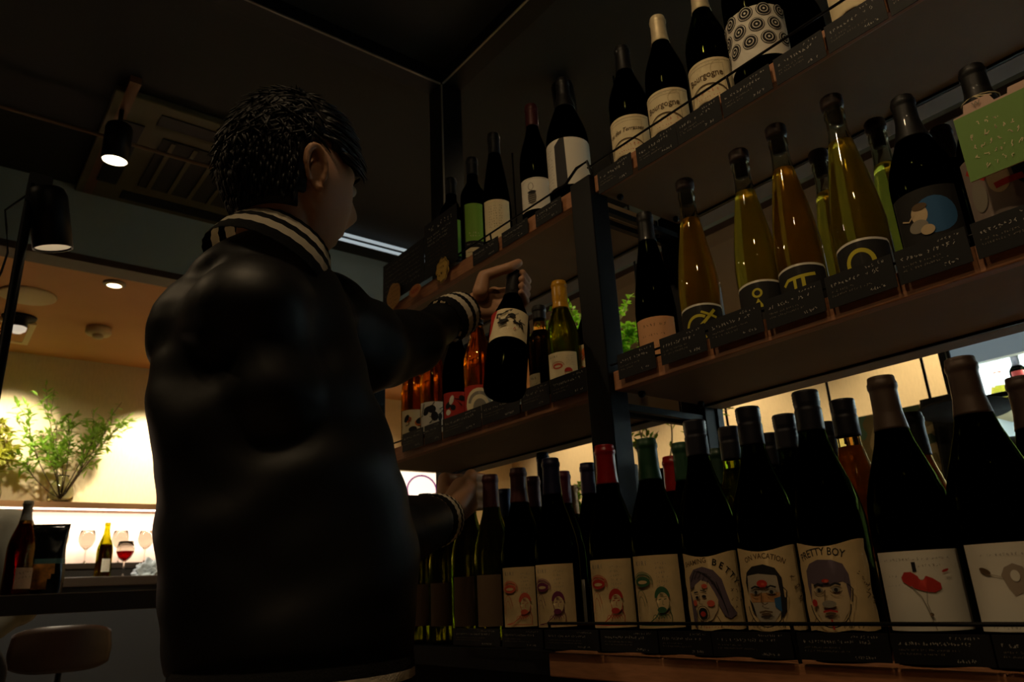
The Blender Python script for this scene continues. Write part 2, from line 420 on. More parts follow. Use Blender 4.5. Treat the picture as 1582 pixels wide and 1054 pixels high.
# rails in front of the bottles
zr = .95+rel(1120, 120)*(DF-.004)
rpart('bottle_rail', rail(XP1-.01, .1, zr, DF-.004, (aty(1125, 120, DF).x, aty(940, 228, DF).x+.004)), M_steel)
f = rail(XL0, XP0-.02, zr-.004, DF-.004, (aty(760, 375, DF).x,))
tube(f, [(XP0-.02, DF-.004, zr-.004), (XP0+.02, DF-.008, zr+.012), (XP1-.006, DF-.008, zr+.012), (XP1, DF-.004, zr-.02)], .003, 8)
rpart('bottle_rail', f, M_steel)
rpart('bottle_rail', rail(XP1, XR1, ZMT+.012), M_steel)
rpart('bottle_rail', rail(XL0, XP0, ZMT+.012), M_steel)
zbr = .95+rel(1150, 964)*.803
f = rail(XE, .45, zbr, .803, (XE+.002, aty(1222, 964, .803).x, .448))
for h_ in (XE+.002, aty(1222, 964, .803).x, .448): tube(f, [(h_, .811, zbr-.045), (h_, .811, ZB+.0005)], .0022, 6) if zbr-.045 > ZB else None
tag(link('guard_rail', f, M_steel), 'thin black guard rail in front of the lowest row of bottles', 'rail')

# ------------------------------------------------------------------ BOTTLES
def P_burg(R, H):
    s = H/.296; k = R/.041
    return [(0, .0), (.034*k, 0), (.039*k, .003), (R, .010), (R, .135*s), (.0405*k, .150*s), (.038*k, .167*s), (.033*k, .185*s), (.0265*k, .204*s), (.0205*k, .222*s), (.0168*k, .238*s), (.0148, .255*s), (.0142, .280*s), (.0142, .282*s), (.0155, .283*s), (.0155, .290*s), (.0142, .2915*s), (.0138, H), (0, H)]
def P_flute(R, H):
    s = H/.34; k = R/.038
    return [(0, 0), (.033*k, 0), (.037*k, .003), (R, .010), (R, .115*s), (.0365*k, .135*s), (.0335*k, .165*s), (.029*k, .198*s), (.0245*k, .228*s), (.0200*k, .256*s), (.0165*k, .278*s), (.0145, .292*s), (.0140, .318*s), (.0152, .320*s), (.0152, .331*s), (.0138, .333*s), (.0138, H), (0, H)]
def P_bord(R, H):
    s = H/.30; k = R/.0375
    return [(0, 0), (.033*k, 0), (.0365*k, .003), (R, .010), (R, .180*s), (.0365*k, .195*s), (.032*k, .207*s), (.024*k, .220*s), (.0175*k, .232*s), (.0148, .243*s), (.0142, .284*s), (.0155, .286*s), (.0155, .296*s), (.0138, .297*s), (.0138, H), (0, H)]
PROF = {'burg': P_burg, 'flute': P_flute, 'bord': P_bord}
def rad_at(prof, z):
    for (r0, z0), (r1, z1) in zip(prof, prof[1:]):
        if z0 <= z <= z1 and z1 > z0: return r0+(r1-r0)*(z-z0)/(z1-z0)
    return prof[-2][0]
G_green = glassmat('dark_green_glass', '39401a', .02, 1.5)
G_black = glassmat('black_green_glass', '14170c', .02, 1.5)
G_amberg = glassmat('brown_glass', 'f0d090', .02, 1.5)
G_olive = glassmat('olive_glass', 'b4bc4a', .02, 1.5)
G_clear = glassmat('clear_glass', 'f4f6ee', .01, 1.45)
L_amber = cloudy('amber_liquid', 'd8b438', 'f8e080', .42)
L_orange = cloudy('orange_liquid', 'd89c3c', 'f8d070', .40)
L_yellow = cloudy('yellow_liquid', 'c8c048', 'f2ea90', .35)
L_rose = cloudy('rose_liquid', '781206', 'a02414', .3)
L_white = cloudy('pale_green_liquid', '8a8a18', 'c8c440', .25)
def capmat(h, rough=.45, metal=.25): return mat('foil_'+h, h, rough, metal, nscale=60, namt=.08, coat=.2)
BOT = {}
BL = []
def bottle(label, loc, H, R, prof='burg', glass=None, liquid=None, fill=.82, cap='foil', capcol='101018', caplen=.062, art=None, artz=.03, artaz=0, group=None, tilt=None, name='wine_bottle', cat='wine bottle'):
    glass = glass or G_black; liquid = liquid or M_core
    t = thing(name, label, cat, loc, group); BL.append((t.name, Vector(loc), R, label))
    if tilt is not None: t.rotation_mode = 'QUATERNION'; t.rotation_quaternion = tilt
    pr = PROF[prof](R, H)
    clear = glass is G_clear
    key = (prof, round(H, 4), round(R, 4), glass.name, liquid.name, fill)
    if key not in BOT:
        b = bmesh.new()
        zf = H*fill
        if clear:
            # outer wall and inner wall; the liquid overlaps the inner wall slightly
            outer = pr[:-1]; wall = .0026
            inner = [(max(r-wall, .006), max(z, .006)) for r, z in outer[2:]]
            lathe(b, outer+[(inner[-1][0], H)]+inner[::-1]+[(0, .006)], 44)
            inn = [(max(r-wall*.85, .0055), max(z, .0055)) for r, z in outer[2:]]
        else:
            lathe(b, pr, 44)
            inn = [(r*.93, max(z, .005)) for r, z in pr[2:]]
        lq = bmesh.new(); P = [(0, inn[0][1])]+[p for p in inn if p[1] < zf]+[(rad_at(inn, zf), zf), (0, zf)]
        lathe(lq, P, 36)
        gm = bpy.data.meshes.new('glass'); b.to_mesh(gm); b.free(); gm.materials.append(glass)
        gl = bpy.data.meshes.new('wine'); lq.to_mesh(gl); lq.free(); gl.materials.append(liquid)
        for m_ in (gm, gl): m_.polygons.foreach_set('use_smooth', [True]*len(m_.polygons))
        BOT[key] = (gm, gl)
    for nm, me in zip(('glass_body', 'wine'), BOT[key]):
        o = bpy.data.objects.new(nm, me); o.parent = t; col.objects.link(o)
    c = bmesh.new(); z0 = H-caplen
    if cap in ('foil', 'wax', 'screw'):
        e = .0009 if cap == 'foil' else (.0022 if cap == 'wax' else .0012)
        zs = [z0+(H-z0)*i/26 for i in range(27)]
        P = []
        for i, z in enumerate(zs):
            r = rad_at(pr, min(z, H*.9999))+e
            if cap == 'screw': r = .0160+(.0004 if z < H-.018 else 0) + (.0006 if i % 2 and z > H-.016 else 0) - (.0009 if abs(z-(H-.020)) < .0015 else 0)
            if cap == 'wax' and z > H-.008: r *= .98
            P.append((r, z))
        if cap == 'screw': P = [(rad_at(pr, z0)+.0008, z0)]+P[1:]
        top = H+.0012
        P += [(P[-1][0]*.96, top), (0, top)]
        P = [(rad_at(pr, z0)*.9, z0+.0002)]+P
        lathe(c, P, 36); link('capsule', c, capmat(capcol, .30 if cap == 'wax' else .5, 0 if cap == 'wax' else .3), t, True)
    elif cap == 'cork':
        lathe(c, [(0, H-.030), (.0098, H-.030), (.0104, H-.002), (.0160, H-.0005), (.0166, H+.003), (.0166, H+.016), (.015, H+.0185), (0, H+.0190)], 30)
        link('stopper', c, mat('dark_stopper', '30211a', .6, nscale=60, namt=.2), t, True)
    if art is not None:
        toc = math.atan2(CAM.y-loc[1], CAM.x-loc[0]) if not tilt else math.atan2(CAM.y-loc[1], CAM.x-loc[0])
        art.wrap('paper_label', R, artz, toc+math.radians(artaz), t)
    return t

# label artwork ------------------------------------------------------
def lab_rect(w, h, m): return Art(m).rect(-w/2, 0, w/2, h, m, z=0)
def lab_wavy(w, h, m):
    pts = []
    n = 10
    for i in range(n+1): pts.append((-w/2+w*i/n+(.0006*math.sin(i*2.1)), .0012*math.sin(i*1.3)-.0012))
    for i in range(1, n): pts.append((w/2-.0015+.0018*math.sin(i*1.1), h*i/n))
    for i in range(n+1): pts.append((w/2-w*i/n, h+.0035*math.sin(i*.62+1.2)-.001))
    for i in range(n-1, 0, -1): pts.append((-w/2+.0012*math.sin(i*1.7), h*i/n))
    a = Art(m); a.poly(pts, m, z=0); return a
def art_lips(c1, c2):
    w, h = .080, .088; a = lab_rect(w, h, M_tan)
    a.text('K I R I', -.022, .076, .008, M_greyink)
    for i in range(6): a.scrawl(.002, .076-i*.0055, .020-(i % 3)*.003, .0032, M_greyink, 40+i)
    for k, r in enumerate((.0145, .0165)): a.arc(-.020, .056, r, r*.72, -20, 200, .0008, c2)
    a.ell(-.020, .056, .0125, .0065, c1); a.ell(-.020, .0555, .008, .0022, M_tan)
    a.arc(-.020, .058, .0125, .007, 0, 180, .0012, c1)
    a.arc(-.024, .022, .010, .024, 20, 185, .0007, c2); a.arc(-.024, .020, .006, .018, 20, 185, .0006, c2)
    # man holding his face
    a.ell(.008, .037, .0105, .0125, c1, 0, 185); a.ell(.0085, .031, .0085, .0115, M_tan)
    a.arc(.0085, .031, .0085, .0115, 0, -180, .0008, c1)
    a.line([(.003, .034), (.0065, .0345)], .001, c1); a.line([(.010, .034), (.0135, .0345)], .001, c1)
    a.line([(.0085, .033), (.0075, .028), (.0095, .0275)], .0006, c1)
    a.ell(.006, .0215, .0062, .0038, c1)
    a.line([(.002, .020), (-.002, .014), (-.014, .006), (-.028, .004)], .0012, c2); a.line([(.016, .024), (.019, .014), (.018, .004)], .001, c2)
    for k in range(5): a.arc(-.004+k*.004, .010, .004, .006, 10, 170, .0007, c2)
    a.line([(-.030, .014), (-.029, .004), (.020, .003)], .0008, c2)
    return a
def art_betty():
    a = lab_wavy(.092, .096, M_tan)
    a.text('SHAMING', -.022, .082, .0095, M_brown, 8, .9); 
    for ch, x, y, r in (('B', .006, .080, -14), ('E', .014, .076, -30), ('T', .021, .070, -42), ('T', .027, .064, -50), ('Y', .032, .057, -58)): a.text(ch, x, y, .0120, M_ink, r)
    # hair mass, face, open mouth
    a.poly([(-.034, .050), (-.033, .066), (-.024, .076), (-.010, .079), (.004, .074), (.014, .062), (.018, .045), (.022, .030), (.030, .018), (.020, .012), (.012, .016), (.006, .030), (.002, .046), (-.006, .056), (-.016, .060), (-.026, .054)], M_hairink)
    a.poly([(-.024, .056), (-.014, .062), (-.004, .058), (.002, .046), (.006, .036), (.004, .024), (-.004, .012), (-.014, .008), (-.022, .012), (-.026, .022), (-.030, .034), (-.028, .046)], M_skinink)
    a.poly([(-.034, .050), (-.033, .006), (-.028, .002), (-.026, .020), (-.030, .036)], M_hairink)
    for i in range(7): a.line([(-.030+i*.006, .060+.004*math.sin(i)), (-.022+i*.005, .074-.0006*i*i), (-.008+i*.004, .070-.0014*i*i)], .0009, M_ink)
    a.ell(-.016, .020, .0062, .0068, M_ink); a.ell(-.016, .019, .0036, .0034, M_redink); a.arc(-.016, .0195, .0085, .0095, 0, 360, .0009, M_brown)
    a.ell(-.022, .040, .0025, .0018, M_ink); a.ell(-.012, .041, .003, .002, M_ink)
    a.line([(-.026, .046), (-.020, .047)], .0014, M_ink); a.line([(-.016, .049), (-.008, .047)], .0014, M_ink)
    a.line([(-.018, .042), (-.020, .032), (-.015, .031)], .0008, M_brown)
    a.ell(-.004, .032, .005, .004, M_pinkink); a.ell(-.010, .054, .004, .003, M_pinkink); a.ell(-.026, .033, .003, .004, M_pinkink)
    a.line([(.002, .016), (.006, .008), (.006, .001)], .001, M_brown); a.line([(-.020, .006), (-.022, .001)], .001, M_brown)
    for i in range(3): a.scrawl(.022, .046-i*.012, .040, .006, M_brown, 70+i, rot=-20+i*14)
    a.scrawl(-.018, .001, .030, .0032, M_redink, 75)
    return a
def art_man(hair, beard, boy=False):
    a = lab_wavy(.094, .097, M_tan)
    if boy: a.text('PRETTY BOY', -.012, .083, .0125, M_ink, 2, .78, arcr=.07)
    else: a.text('ON VACATION', -.004, .084, .0095, M_brown, -4, .82, arcr=.055)
    x0 = -.010
    if boy:
        a.poly([(x0-.024, .030), (x0-.026, .050), (x0-.025, .066), (x0-.018, .074), (x0-.006, .078), (x0+.010, .077), (x0+.022, .072), (x0+.027, .060), (x0+.027, .044), (x0+.024, .030), (x0+.022, .052), (x0-.020, .052)], hair)
        a.poly([(x0-.020, .052), (x0-.008, .056), (x0+.008, .050), (x0+.022, .053), (x0+.023, .034), (x0+.020, .020), (x0+.011, .008), (x0, .005), (x0-.010, .008), (x0-.018, .018), (x0-.022, .034)], M_skinink)
        a.poly([(x0-.020, .060), (x0-.020, .052), (x0-.006, .047), (x0+.004, .048), (x0+.018, .053), (x0+.022, .050), (x0+.022, .060)], hair)
    else:
        a.poly([(x0-.024, .040), (x0-.026, .056), (x0-.022, .068), (x0-.012, .075), (x0+.004, .077), (x0+.018, .072), (x0+.025, .060), (x0+.025, .034), (x0+.021, .034), (x0+.019, .062), (x0-.004, .066), (x0-.021, .064)], M_ink)
        a.poly([(x0-.021, .064), (x0-.004, .066), (x0+.018, .063), (x0+.021, .036), (x0+.018, .020), (x0+.008, .008), (x0-.001, .006), (x0-.011, .010), (x0-.019, .022), (x0-.022, .040)], mat('pale_grey_ink', 'a89c88', .8))
        a.poly([(x0-.021, .043), (x0+.020, .043), (x0+.018, .032), (x0-.019, .032)], mat('ochre_ink', 'b08050', .8))
        a.poly([(x0+.020, .040), (x0+.027, .036), (x0+.025, .020), (x0+.016, .012), (x0+.019, .024)], M_ink)
        a.poly([(x0+.012, .036), (x0+.020, .038), (x0+.019, .020), (x0+.012, .026)], M_blueink)
        a.poly([(x0-.022, .036), (x0-.019, .022), (x0-.014, .016), (x0-.017, .030)], M_ink)
    ex = (x0-.010, x0+.010)
    for e in ex:
        a.ell(e, .044, .0048, .0028, M_greyink); a.ell(e, .0438, .0022, .0022, M_ink)
        a.line([(e-.006, .0485), (e, .0510), (e+.006, .0490)], .0022, M_ink); a.arc(e, .044, .0065, .005, 190, 350, .0008, M_brown)
    a.ell(x0, .054, .0065 if not boy else .0042, .0045 if not boy else .002, M_redink); a.ell(x0+.001, .0535, .002, .0016, M_pinkink)
    a.line([(x0-.002, .044), (x0-.004, .032), (x0, .029), (x0+.004, .031)], .0011, M_brown)
    a.line([(x0-.008, .020), (x0, .0215), (x0+.008, .020)], .0022, M_redink if boy else M_brown); a.ell(x0, .018, .006, .0018, M_brown)
    if beard:
        a.ell(x0, .0285, .008, .004, M_greyink)
        a.ell(x0-.017, .030, .0035, .004, M_redink)
        a.line([(x0, .012), (x0+.001, .001)], .002, M_redink)
    a.arc(x0, .030, .023, .027, 185, 355, .0012, M_ink)
    a.line([(x0+.023, .050), (x0+.028, .044), (x0+.025, .030)], .0012, M_ink)
    a.line([(x0-.018, .014), (x0-.026, .004)], .001, M_brown); a.line([(x0+.018, .014), (x0+.020, .002)], .001, M_brown)
    for i in range(3): a.scrawl(.023+i*.004, .060-i*.012, .045, .0072, M_brown, 80+i+(5 if boy else 0), rot=-52)
    a.scrawl(-.030 if not boy else .002, .0015, .03, .004, M_brown, 88)
    return a
def art_flower():
    a = lab_rect(.104, .090, M_white)
    a.scrawl(-.040, .079, .030, .003, M_greyink, 3); a.rect(-.008, .066, -.004, .077, M_ink); a.scrawl(-.002, .071, .020, .003, M_greyink, 4)
    a.poly([(-.021, .060), (-.017, .066), (-.010, .066), (-.004, .061), (.000, .056), (.004, .061), (.010, .058), (.017, .052), (.017, .046), (.010, .042), (.002, .043), (-.006, .046), (-.014, .050), (-.020, .055)], M_redink)
    a.ell(-.0005, .0605, .0032, .0040, M_white)
    a.line([(-.012, .050), (-.004, .038), (.000, .022), (.004, .001)], .0008, M_greyink); a.line([(.002, .044), (.000, .030), (.003, .015)], .0007, M_greyink)
    a.ell(.002, .018, .002, .002, M_brown); a.ell(.024, .066, .004, .0014, M_redink, rot=20); a.scrawl(-.035, .060, -.026, .003, M_greyink, 6); a.scrawl(-.040, .050, -.024, .002, M_greyink, 7)
    return a
def art_petal():
    a = lab_rect(.104, .092, M_white)
    a.scrawl(-.034, .078, .030, .003, M_greyink, 13)
    pk = mat('faded_mauve_ink', '9a8a78', .8)
    a.poly([(-.018, .058), (-.014, .066), (-.006, .070), (.002, .066), (.006, .058), (.004, .048), (-.002, .040), (-.010, .036), (-.014, .044)], pk)
    a.poly([(.004, .052), (.010, .058), (.018, .060), (.022, .052), (.018, .036), (.014, .018), (.012, .012), (.006, .012), (.003, .022), (.002, .036)], pk)
    a.ell(-.006, .057, .004, .006, M_white)
    a.line([(-.030, .060), (-.016, .056)], .0008, pk); a.ell(-.032, .063, .006, .0028, M_brown, rot=-30); a.ell(.028, .064, .009, .0034, mat('dark_red_ink', '7a1a10', .8), rot=10)
    a.line([(.020, .054), (.026, .063), (.040, .068)], .0008, pk)
    a.scrawl(-.036, .003, .034, .003, M_greyink, 14)
    return a
def art_bourg(txt, seed, script=False):
    a = lab_rect(.100, .086, M_cream)
    a.line([(-.046, .080), (.046, .080)], .0006, M_brown); a.line([(-.046, .073), (.030, .073), (.030, .020)], .0005, M_brown)
    if script: a.text(txt, -.004, .050, .0135, M_brown, 2, .8, shear=.35)
    else: a.text(txt, -.004, .047, .0185, M_brown, 2, .80); a.arc(.020, .062, .012, .016, 60, 250, .0009, mat('sand_ink', 'c2ae80', .8))
    a.scrawl(-.04, .076, .02, .002, M_greyink, seed)
    a.arc(-.004, .008, .036, .026, 0, 180, .0022, M_brown, 24)
    a.scrawl(-.026, .016, .018, .006, M_pinkink, seed+1); a.scrawl(-.02, .006, .018, .004, M_redink, seed+2)
    return a
def art_circles():
    a = lab_rect(.150, .100, M_white)
    for r in range(4):
        for c in range(8):
            x = -.075+c*.030+(.015 if r % 2 else 0); y = .004+r*.0285
            if abs(x) > .062 or y < .014 or y > .09: continue
            z = a.lay() if (c == 0) else .0006
            a.ell(x, y, .0128, .0138, M_ink, z=.0004); a.ell(x, y, .0114, .0124, M_white, z=.0008); a.ell(x, y, .0102, .0112, M_ink, z=.0012); a.arc(x, y, .0060, .0066, 0, 360, .0014, M_white, z=.0016); a.ell(x, y, .0018, .002, M_white, z=.0016)
    return a
def art_symbol(k):
    a = Art(M_white); w, h = .086, .062
    a.poly([(-w/2, 0), (w/2, 0), (w/2, h-.004)]+[(w/2-.003-(w-.006)*i/10, h+.003*math.sin(PI*i/10)) for i in range(11)]+[(-w/2, h-.004)], M_white, z=0)
    a.poly([(-w/2+.001, 0), (w/2-.001, 0), (w/2-.001, h-.007)]+[(w/2-.004-(w-.008)*i/10, h-.0035+.003*math.sin(PI*i/10)) for i in range(11)]+[(-w/2+.001, h-.007)], M_ink)
    if k == 'fish':
        a.arc(-.004, .024, .020, .020, 55, 300, .005, M_yelink, 20); a.line([(-.016, .012), (.008, .034), (.024, .052)], .005, M_yelink); a.line([(.002, .050), (.026, .038)], .004, M_yelink)
    if k == 'dot':
        a.arc(-.002, .044, .0062, .0062, 0, 360, .0034, M_yelink, 20); a.poly([(-.010, .020), (.006, .020), (-.002, .035)], M_yelink)
    if k == 'pi':
        a.line([(-.026, .036), (-.018, .043), (.022, .046)], .005, M_yelink); a.line([(-.020, .022), (-.008, .024), (-.008, .044)], .0045, M_yelink); a.line([(.004, .044), (.004, .022)], .005, M_yelink)
    if k == 'omega':
        a.arc(-.002, .030, .017, .018, -40, 220, .006, M_yelink, 22); a.line([(-.024, .017), (-.013, .019)], .005, M_yelink); a.line([(.009, .019), (.020, .017)], .005, M_yelink)
    return a
def art_swirl(bg, c1, c2, seed, h=.08, w=.084):
    a = lab_rect(w, h, bg); rn = random.Random(seed)
    for i in range(5):
        x, y = rn.uniform(-.3, .3)*w, rn.uniform(.2, .85)*h
        a.ell(x, y, rn.uniform(.006, .014), rn.uniform(.005, .012), c1 if i % 2 else c2, rot=rn.uniform(0, 180))
    for i in range(5):
        x, y = rn.uniform(-.4, .4)*w, rn.uniform(.1, .9)*h
        a.line([(x, y), (x+rn.uniform(-.02, .02), y+rn.uniform(-.01, .02)), (x+rn.uniform(-.02, .02), min(y+rn.uniform(0, .03), h-.002))], .002, c2)
    return a
def art_plain(bg, seed, h=.08, w=.08, ink=None):
    a = lab_rect(w, h, bg); ink = ink or M_brown
    a.scrawl(-.02, h*.75, .02, .006, ink, seed); a.scrawl(-.024, h*.5, .02, .004, ink, seed+1); a.scrawl(-.015, h*.2, .015, .003, ink, seed+2)
    return a

def by_h(x, y, zb, H):
    """stand point of a bottle of height H on a board at zb whose top shows at (x, y)"""
    d = ray(x, y); k = (zb+H-CAMH)/d.z; P = CAM+d*k; return Vector((P.x, P.y, zb))
def by_y(x, y, zb, Y): P = aty(x, y, Y); return Vector((P.x, Y, zb)), P.z-zb
EPS = .0005
# front row on the counter ------------------------------------------
zb = ZB+EPS
FR = [
 (722, 745, .0375, 'olive', '1a1414', 'foil', art_plain(mat('shade_brown_label', '5a4630', .8), 21), 0, 'dark capped olive glass wine bottle gripped by the lower hand', L_white, .30),  # label paper browned to stand in for the person's shadow
 (757, 735, .0375, 'olive', '3a1414', 'foil', art_plain(mat('shade_brown_label', '5a4630', .8), 22), 0, 'wine bottle with dark red cap directly right of the lower hand', L_white, None),  # same shadow painted into the label paper
 (800, 725, .040, 'green', '401818', 'foil', art_lips(M_pinkink, M_pinkink), -10, 'wine bottle with maroon cap and half shaded label, beside the gripped bottle', None, None),
 (850, 710, .039, 'green', '141432', 'foil', art_lips(M_purink, M_purink), -14, 'navy capped wine bottle with purple lips drawing on its label', None, None),
 (933, 690, .040, 'green', '80100f', 'wax', art_lips(M_redink, M_redink), -14, 'red capped wine bottle with red lips drawing on its label', None, None),
 (998, 680, .041, 'rose', '123a20', 'foil', art_lips(M_greenink, M_greenink), -12, 'green capped wine bottle with green lips drawing on its label', L_rose, None),
 (1072, 652, .041, 'green', '16141e', 'screw', art_betty(), -6, 'wine bottle labelled with a long haired woman shouting, BETTY beside her', None, None),
 (1154, 632, .041, 'green', '14121a', 'screw', art_man(M_ink, False), -6, 'wine bottle labelled with a black haired man with a red forehead mark', None, None),
 (1243, 607, .0425, 'rose2', '15131a', 'screw', art_man(M_hairink, True, True), -6, 'wine bottle labelled PRETTY BOY with a quiff haired face', L_rose, None),
 (1360, 585, .0428, 'green', '4c3d33', 'foil', art_flower(), -2, 'bronze capped wine bottle with a red petal flower on white label', None, None),
 (1482, 556, .044, 'green', '4a3a30', 'foil', art_petal(), 8, 'bronze capped wine bottle with a pale mauve flower on white label', None, None),
 (1574, 585, .042, 'rose', '42322a', 'foil', art_plain(M_white, 25), 30, 'red wine bottle with bronze cap cut by the right frame edge', L_rose, None),
]
GL = {'olive': G_olive, 'green': G_green, 'rose': G_green, 'rose2': G_green}
FRP = []
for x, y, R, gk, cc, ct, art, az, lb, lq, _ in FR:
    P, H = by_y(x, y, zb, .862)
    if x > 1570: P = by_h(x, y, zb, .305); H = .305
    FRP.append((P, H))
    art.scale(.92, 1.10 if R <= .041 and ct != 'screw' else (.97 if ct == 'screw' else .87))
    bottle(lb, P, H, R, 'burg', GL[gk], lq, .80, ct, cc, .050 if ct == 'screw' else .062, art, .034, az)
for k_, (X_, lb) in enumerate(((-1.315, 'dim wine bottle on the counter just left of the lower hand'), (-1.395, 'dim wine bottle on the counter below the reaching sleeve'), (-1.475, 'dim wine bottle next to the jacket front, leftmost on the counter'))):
    bottle(lb, (X_, .862, zb), .30, .038, 'burg', G_olive, L_white, .80, 'foil', '1a1414', .06, art_plain(mat('shade_brown_label', '5a4630', .8), 26+k_), .034, 0)  # labels coloured dark brown in place of the shadow falling here
# second and third rows ---------------------------------------------
SR = [
 (779, 757, '182848', 'foil', 'bottle with small blue cap between the two maroon capped bottles', None),
 (822, 738, '401820', 'foil', 'dark maroon capped bottle close behind the navy capped bottle, on its left', None),
 (868, 730, '481420', 'foil', 'thin maroon cap showing just right of the navy capped bottle', None),
 (881, 752, '9a6a30', 'foil', 'gold brown capped bottle behind, left of the purple black cap', None),
 (907, 717, '1a1030', 'foil', 'purple black capped bottle standing left of the red wax cap', None),
 (972, 720, '101014', 'screw', 'black capped bottle half hidden behind the red wax cap, by the post', None),
 (1022, 726, '0c0c12', 'screw', 'black screw capped bottle behind, right of the green capped bottle', None),
 (1037, 707, '901a14', 'wax', 'bottle with red cap mostly hidden behind the rear green cap', None),
 (1052, 686, '1c4028', 'foil', 'rear green capped bottle behind the shouting woman bottle', None),
 (1106, 695, '16301e', 'foil', 'dim dark green cap under the rear post, second row', None),
 (1125, 662, '100e16', 'screw', 'bottle with black cap and glowing yellow neck, second row', L_white),
 (1185, 672, '0e0e14', 'screw', 'small black cap right of the black haired man bottle', None),
 (1210, 643, '12101a', 'screw', 'second row screw capped bottle left of the PRETTY BOY bottle', None),
 (1234, 684, '0d0d12', 'screw', 'third row black cap low behind the PRETTY BOY bottle', None),
 (1272, 655, '0e0e14', 'screw', 'thin black cap showing between PRETTY BOY and orange necked bottle', None),
 (1300, 620, '100e16', 'screw', 'second row bottle with black screw cap and orange glowing neck', L_orange),
 (1406, 640, '0a0a0c', 'foil', 'black capped bottle between the two bronze capped bottles', L_orange),
]
for i, (x, y, cc, ct, lb, lq) in enumerate(SR):
    P = by_h(x, y, zb, .302)
    if P.y < .955: P = by_h(x, y, zb, .302+(.955-P.y)*.28)
    for _k in range(60):   # step back along the sight line until it touches no neighbour
        if all(abs(q.z-P.z) > .02 or math.hypot(q.x-P.x, q.y-P.y) > rr+.0375 for _n, q, rr, _l in BL) and not (XP0-.038 < P.x < XP1+.038 and P.y < DF+.075): break
        Q = aty(x, y, P.y+.008); P = Vector((Q.x, P.y+.008, zb))
    H = aty(x, y, P.y).z-zb
    bottle(lb, P, H, .037, 'burg', G_amberg if lq is L_orange else (G_olive if lq else G_green), lq, .80, ct, cc, .050 if ct == 'screw' else .060,
           art_plain(M_tan if i % 2 else M_white, 100+i, .075, .07), .03, -8)
P, H = by_y(838, 701, zb, 1.18)
bottle('large dark blue capped bottle standing tall behind the navy capped bottle', P, H, .05, 'burg', G_black, None, .8, 'foil', '101c34', .08, None)

# middle board, right bay --------------------------------------------
zm = ZMT+EPS
MR = [
 (995, 332, .037, 'flute', G_black, None, 'foil', '0d0b0a', art_plain(mat('peach_paper', 'd8a070', .8), 31, .07, .08), -8, 'dark slender bottle with peach label, first right of the steel post'),
 (1057, 280, .036, 'flute', G_clear, L_orange, 'cork', '', art_symbol('fish'), -8, 'clear bottle of orange wine with a yellow looped fish symbol'),
 (1140, 235, .0355, 'flute', G_clear, L_amber, 'cork', '', art_symbol('dot'), -8, 'clear bottle of yellow wine with ring and triangle symbol'),
 (1197, 197, .0358, 'flute', G_clear, L_orange, 'cork', '', art_symbol('pi'), -8, 'clear bottle of amber wine with a yellow pi shaped symbol'),
 (1283, 152, .0375, 'flute', G_clear, L_amber, 'cork', '', art_symbol('omega'), -8, 'tallest looking clear bottle of yellow wine with an omega shaped arch'),
]
MRP = []
for x, y, R, pf, gl, lq, ct, cc, art, az, lb in MR:
    P, H = by_y(x, y, zm, 1.0)
    if ct == 'cork': H -= .019
    MRP.append(P)
    bottle(lb, P, H, R, pf, gl, lq, .80, ct, cc or '101010', .06, art, .006 if ct == 'cork' else .01, az)
for x, y, lq, lb in ((1263, 235, L_amber, 'stoppered clear bottle half hidden between the pi and arch symbol bottles'), (1350, 188, L_yellow, 'pale yellow stoppered bottle behind the arch symbol bottle, on its right')):
    P = by_h(x, y, zm, .345); P.y = min(P.y, DB-.045); Q = aty(x, y, P.y); P.x = Q.x
    bottle(lb, P, Q.z-zm-.019, .0355, 'flute', G_clear, lq, .80, 'cork', '', .06, art_plain(M_ink, 33, .05, .08), .012, 0)
P, H = by_y(1393, 155, zm, 1.0)
a = Art(M_ink).rect(-.045, 0, .045, .085, M_ink, z=0); a.ell(.012, .045, .026, .026, M_blueink); a.ell(-.006, .050, .010, .014, M_skinink); a.ell(-.010, .034, .012, .009, M_greyink); a.ell(-.004, .060, .009, .005, M_brown); a.line([(-.03, .05), (-.02, .045), (-.012, .052)], .002, M_skinink); a.ell(.000, .026, .008, .007, M_skinink)
bottle('black bottle with dark blue picture label, right of the yellow wines', P, H, .042, 'burg', G_black, None, .82, 'foil', '08080a', .07, a, .018, -10)
P = by_h(1452, 200, zm, .285)
bottle('short necked dark bottle behind the green neck tag', P, .285, .038, 'burg', G_black, None, .82, 'foil', '0c0a0a', .06, None)
P, H = by_y(1500, 108, zm, 1.0); PG = P.copy(); HG = H
a = lab_rect(.1, .085, mat('rosy_grey_paper', '8a7a70', .8)); a.line([(-.04, .07), (-.02, .05), (.0, .075)], .006, M_redink); a.ell(-.005, .045, .012, .02, M_skinink); a.ell(.022, .05, .012, .022, M_ink); a.line([(-.01, .035), (.02, .04)], .008, M_redink); a.ell(-.03, .03, .01, .02, M_greyink)
bottle('dark bottle with red and grey picture label wearing the green neck tag', P, H, .044, 'burg', G_black, None, .82, 'foil', '08080a', .07, a, .03, 0)

